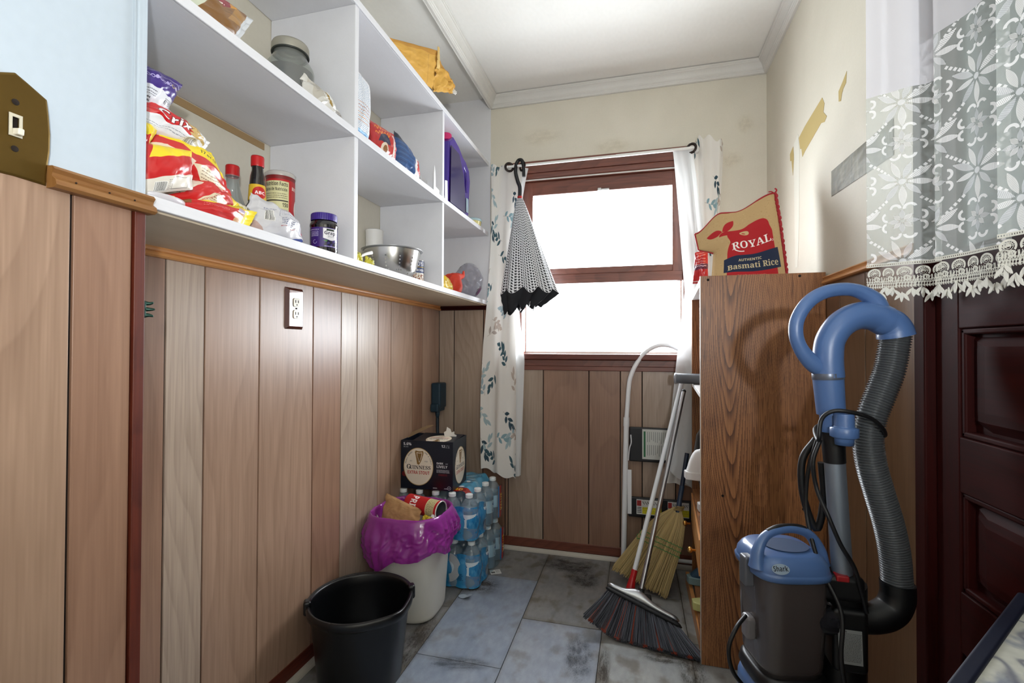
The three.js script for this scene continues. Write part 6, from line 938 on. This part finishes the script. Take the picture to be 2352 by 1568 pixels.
  const cm = std('#0b0c0e', 0.5);
  part('cord', sweep([[0.361, 0.912, -1.100], [0.366, 0.953, -1.101], [0.383, 0.972, -1.095], [0.412, 0.973, -1.092], [0.455, 0.960, -1.104], [0.483, 0.937, -1.122], [0.500, 0.918, -1.156], [0.504, 0.917, -1.220], [0.451, 0.939, -1.217], [0.380, 0.929, -1.170]], 0.0042, 110, 10, true), cm, t);
  part('cord', sweep([[0.375, 0.907, -1.135], [0.361, 0.861, -1.132], [0.368, 0.805, -1.135], [0.378, 0.761, -1.107], [0.400, 0.703, -1.103], [0.429, 0.650, -1.111], [0.456, 0.559, -1.130]], 0.0042, 90, 10), cm, t);
  part('cord', sweep([[0.384, 0.912, -1.168], [0.366, 0.834, -1.177], [0.362, 0.740, -1.178], [0.372, 0.649, -1.138], [0.398, 0.570, -1.096], [0.39, 0.488, -1.075], [0.400, 0.41, -1.07]], 0.0042, 90, 10), cm, t);
  part('cord', sweep([[0.384, 0.90, -1.185], [0.358, 0.85, -1.19], [0.36, 0.77, -1.19], [0.385, 0.70, -1.19], [0.398, 0.77, -1.185], [0.392, 0.85, -1.18]], 0.0075, 90, 10), cm, t);
  part('cord', sweep([[0.225, 0.530, -1.110], [0.200, 0.520, -1.075], [0.183, 0.485, -1.06], [0.190, 0.440, -1.062], [0.216, 0.40, -1.075]], 0.0042, 50, 10), cm, t);
}
// ---------------------------------------------------------------- lace curtain over the door
{
  const t = thing('lace_curtain', 'white lace curtain with embroidered flowers hanging over the brown door', 'curtain');
  const W = 1024, H = 1024;                                       // 0.17 m x 0.17 m of lace
  const draw = (c, ink, ground) => {
    c.fillStyle = ground; c.fillRect(0, 0, W, H);
    const petal = (x, y, a, l, w, g, st) => { c.save(); c.translate(x, y); c.rotate(a); c.fillStyle = g; c.beginPath(); c.moveTo(l * 0.16, 0); c.quadraticCurveTo(l * 0.55, -w * 1.5, l, 0); c.quadraticCurveTo(l * 0.55, w * 1.5, l * 0.16, 0); c.fill(); if (st) { c.strokeStyle = 'rgba(0,0,0,.22)'; c.lineWidth = 3; for (let i = 3; i < 19; i++) { c.beginPath(); c.moveTo(l * i / 20, -w * 0.6); c.lineTo(l * i / 20 + 8, w * 0.6); c.stroke(); } } c.restore(); };
    for (const ox of [-W, 0, W]) for (const oy of [-H, 0, H]) for (const k of [0, 1]) {
      const x = ox + (k ? 1000 : 500), y = oy + (k ? 780 : 270), mx = x, my = y + 510;
      for (let q = 0; q < 9; q++) petal(x, y, q * 0.698 + 0.15, [300, 250, 318][q % 3], [48, 40, 50][q % 3], ink(q), true);
      c.fillStyle = ink(1); c.beginPath(); c.arc(x, y, 34, 0, 7); c.fill();
      for (let q = 0; q < 8; q++) petal(mx, my, q * 0.7854, q % 2 ? 120 : 150, 34, ink(q + 1), true);
      c.strokeStyle = ink(0); c.lineWidth = 30; for (let q = 0; q < 4; q++) { const a = q * 1.5708 + 0.785; for (const s of [-1, 1]) { c.beginPath(); c.arc(mx + Math.cos(a + s * 0.4) * 180, my + Math.sin(a + s * 0.4) * 180, 48, a + s * 0.9 - 1.7, a + s * 0.9 + 1.4); c.stroke(); } }
      c.fillStyle = ink(0); for (const [sx, sy] of [[1, 1], [-1, 1]]) for (let q = 0; q < 6; q++) { c.save(); c.translate(x + sx * (170 + q * 42), y + sy * (230 + q * 34)); c.rotate(0.785); c.fillRect(-17, -17, 34, 34); c.restore(); }
    }
  };
  const shade = ['#ffffff', '#f0f2f4', '#f6f6f4', '#e6e9ec'];
  const lm = canvasTex(W, H, (c) => draw(c, (k) => shade[k % 4], '#cfd6d2')), la = canvasTex(W, H, (c) => draw(c, (k) => (k % 2 ? '#b4b4b4' : '#cacaca'), '#6c6c6c'), false);
  for (const q of [lm, la]) { q.wrapS = q.wrapT = THREE.RepeatWrapping; }
  const lace = M({ map: lm, alphaMap: la, transparent: true, roughness: 0.9, side: THREE.DoubleSide });
  const cloth = M({ color: '#e4e2e6', roughness: 0.9, transmission: 0.3, thickness: 0 });
  const crochet = (c, on, off) => { c.fillStyle = off; c.fillRect(0, 0, 512, 256); c.strokeStyle = on; c.fillStyle = on; c.fillRect(0, 0, 512, 34); c.fillStyle = off; for (let i = 0; i < 32; i++) c.fillRect(i * 16 + 5, 10, 6, 12); for (let k = 0; k < 4; k++) { const x = 64 + k * 128; c.lineWidth = 16; c.beginPath(); c.arc(x, 104, 48, 2.6, 6.9); c.stroke(); c.lineWidth = 4; for (let i = 0; i < 9; i++) { const a = 2.8 + i * 0.42; c.beginPath(); c.moveTo(x, 104); c.lineTo(x + Math.cos(a) * 44, 104 + Math.sin(a) * 44); c.stroke(); } for (const r of [16, 30]) { c.beginPath(); c.arc(x, 104, r, 0, 7); c.stroke(); } c.lineWidth = 12; c.beginPath(); c.arc(x + 20, 160, 20, 0, 7); c.stroke(); c.lineWidth = 6; for (let i = 0; i < 7; i++) { c.beginPath(); c.moveTo(x - 60 + i * 20, 140); c.lineTo(x - 50 + i * 20, 256); c.stroke(); c.beginPath(); c.moveTo(x - 60 + i * 20, 250); c.lineTo(x - 30 + i * 20, 150); c.stroke(); } for (let y = 180; y < 256; y += 26) { c.beginPath(); c.moveTo(x - 64, y); c.lineTo(x + 64, y + 6); c.stroke(); } } };
  const ca = canvasTex(512, 256, (c) => crochet(c, '#fff', '#000'), false); ca.wrapS = ca.wrapT = THREE.RepeatWrapping;
  const croch = M({ color: '#d6d4c8', alphaMap: ca, alphaTest: 0.5, roughness: 0.9, side: THREE.DoubleSide });
  const leafG = (l, w) => extr([[0, 0], [w * 0.7, -l * 0.25], [w, -l * 0.55], [w * 0.4, -l * 0.9], [0, -l], [-w * 0.4, -l * 0.9], [-w, -l * 0.55], [-w * 0.7, -l * 0.25]], 0.0012, 0.0004);
  // three overlapping falls: plan line (x, z) from left to right, band height, hem height
  const falls = [
    { pts: [[0.492, -1.213], [0.515, -1.200], [0.532, -1.196], [0.560, -1.178], [0.585, -1.172], [0.603, -1.152]], band: 1.655, hem: 1.285, off: 0.1 },
    { pts: [[0.566, -1.100], [0.572, -1.090], [0.580, -1.058], [0.588, -1.03], [0.597, -1.0], [0.603, -0.972]], band: 1.715, hem: 1.278, off: 0.52 },
    { pts: [[0.575, -0.955], [0.582, -0.94], [0.592, -0.90], [0.585, -0.86], [0.59, -0.80], [0.59, -0.7]], band: 1.80, hem: 1.288, off: 0.8 },
  ];
  for (const { pts, band, hem, off } of falls) {
    const cv = curve(pts.map(([x, z]) => [x, 0, z])), len = cv.getLength();
    const at = (u, y) => { const p = cv.getPointAt(u), k = sm(y, 1.25, 2.0), q = p.clone(); q.x += 0.006 * Math.sin(u * 9 + off * 8) * (0.5 + k * 0.2); q.y = y; return q; };
    const panel = part('lace_panel', grid(40, 40, (u, v) => at(u, lerp(hem, band, v))), lace, t);
    const uv = panel.geometry.attributes.uv, ps = panel.geometry.attributes.position; for (let i = 0; i < uv.count; i++) uv.setXY(i, off + uv.getX(i) * len / 0.17, ps.getY(i) / 0.17 + off * 1.7);
    part('cloth_top', grid(40, 30, (u, v) => at(u, lerp(band, 2.32, v))), cloth, t);
    const hb = part('crochet_hem', grid(40, 10, (u, v) => at(u, lerp(hem - 0.055, hem, v)).add(V(-0.001, 0, 0))), croch, t);
    const hv = hb.geometry.attributes.uv; for (let i = 0; i < hv.count; i++) hv.setX(i, hv.getX(i) * len / 0.11);
    const lm2 = std('#dcdad0', 0.9), n = Math.round(len / 0.015);
    for (let i = 0; i < n; i++) { const u = (i + 0.5) / n, p = at(u, hem - 0.045), tg = cv.getTangentAt(u), an = Math.atan2(-tg.z, tg.x); for (let k = -1; k < 2; k++) { const g = leafG(R(0.018, 0.023), 0.003); g.rotateZ(k * 0.55 + R(-0.15, 0.15)).translate(k * 0.001, 0, R(-0.002, 0.002)).rotateY(an).translate(p.x, p.y - (i % 3 === 1 ? 0.020 : 0.010) + R(-0.004, 0.004), p.z); part('leaf', g, lm2, t); } }
  }
  part('rod', rod([0.585, 2.33, -1.24], [0.585, 2.33, -0.3], 0.006), std('#e8e8e4', 0.4), t);
}
// ---------------------------------------------------------------- corner table at the lower right
{
  const t = thing('side_table', 'low table with a marbled top and navy rim at the lower right', 'table', [0, 0, 0]);
  const pts = [[0.598, -0.94], [0.16, -0.437], [0.30, -0.26], [0.598, -0.26]];
  const marble = dataTex(512, 512, (u, v) => { const s = u * 0.8 + v * 0.6, n = fbm(s * 9, (v - u) * 4, 3, 5), m = fbm(u * 22, v * 22, 8, 3), vein = Math.exp(-Math.pow((fbm(s * 5 + 2, (v - u) * 2, 17, 3)) / 0.035, 2)); const b = clamp(0.45 + n * 1.3); let c = mix3([196, 196, 184], [120, 126, 142], sm(b, 0.55, 0.95)); c = c.map((q) => q + m * 18); return mix3(c, [70, 72, 92], 0.55 * vein); });
  const face = extr(pts.map(([x, z]) => [x, -z]), 0.006).rotateX(-Math.PI / 2).translate(0, 0.702, 0); woodUV(face, 'z', 0, 0, 2.2);
  part('top', face, M({ map: marble, roughness: 0.55 }), t);
  const navy = std('#081026', 0.55);
  const c = pts.map(([x, z]) => V(x, 0.7, z)); for (let i = 0; i < 4; i++) { const a = c[i], b = c[(i + 1) % 4], d = b.clone().sub(a), L = d.length(); part('rim', rbox(0, L, -0.012, 0.012, -0.009, 0.009, 0.004, 2).rotateY(Math.atan2(-d.z, d.x)).translate(a.x, a.y, a.z), navy, t); }
  const vein = part('dark_vein', sweep([[0.42, 0.7085, -0.60], [0.44, 0.7085, -0.655], [0.475, 0.7085, -0.685], [0.51, 0.7085, -0.74], [0.55, 0.7085, -0.77]], 0.0012, 40, 6), std('#2b2c30', 0.7), t);
  for (const [x, z] of [[0.55, -0.84], [0.22, -0.44], [0.33, -0.3], [0.55, -0.3]]) part('leg', rod([x, 0, z], [x, 0.702, z], 0.012, 0.016), navy, t);
}
// ---------------------------------------------------------------- unseen uplighter behind the viewer in place of a camera flash
{
  const t = thing('unseen_flash_lamp', 'unseen black uplighter behind the viewer standing in for a camera flash', 'lamp', [0.30, 0, 0.36]);
  const m = std('#16171a', 0.4);
  part('base', lathe([[0, 0], [0.12, 0], [0.125, 0.006], [0.12, 0.014], [0.03, 0.024], [0.012, 0.04], [0, 0.04]], 40), m, t);
  part('pole', rod([0, 0.03, 0], [0, 1.155, 0], 0.011), m, t);
  part('bowl', lathe([[0, 1.15], [0.03, 1.152], [0.06, 1.17], [0.080, 1.2], [0.086, 1.226], [0.083, 1.227], [0.077, 1.201], [0.057, 1.174], [0.028, 1.158], [0, 1.156]], 48), m, t);
  part('bulb_holder', rod([0, 1.15, 0], [0, 1.215, 0], 0.014), m, t);
  part('bulb', new THREE.SphereGeometry(0.032, 24, 16).translate(0, 1.242, 0), M({ color: '#ffffff', emissive: '#eef4ff', emissiveIntensity: 6, roughness: 0.4 }), t);
  const p = new THREE.PointLight(new THREE.Color(0.93, 0.965, 1.0), 4.6, 0, 2); p.position.set(0, 1.242, 0); p.shadow.radius = 1.5; t.add(p);
}
shadows(scene);
scene.traverse((o) => { if (o.isLight && o.shadow) o.castShadow = true; });
renderer.render(scene, camera);
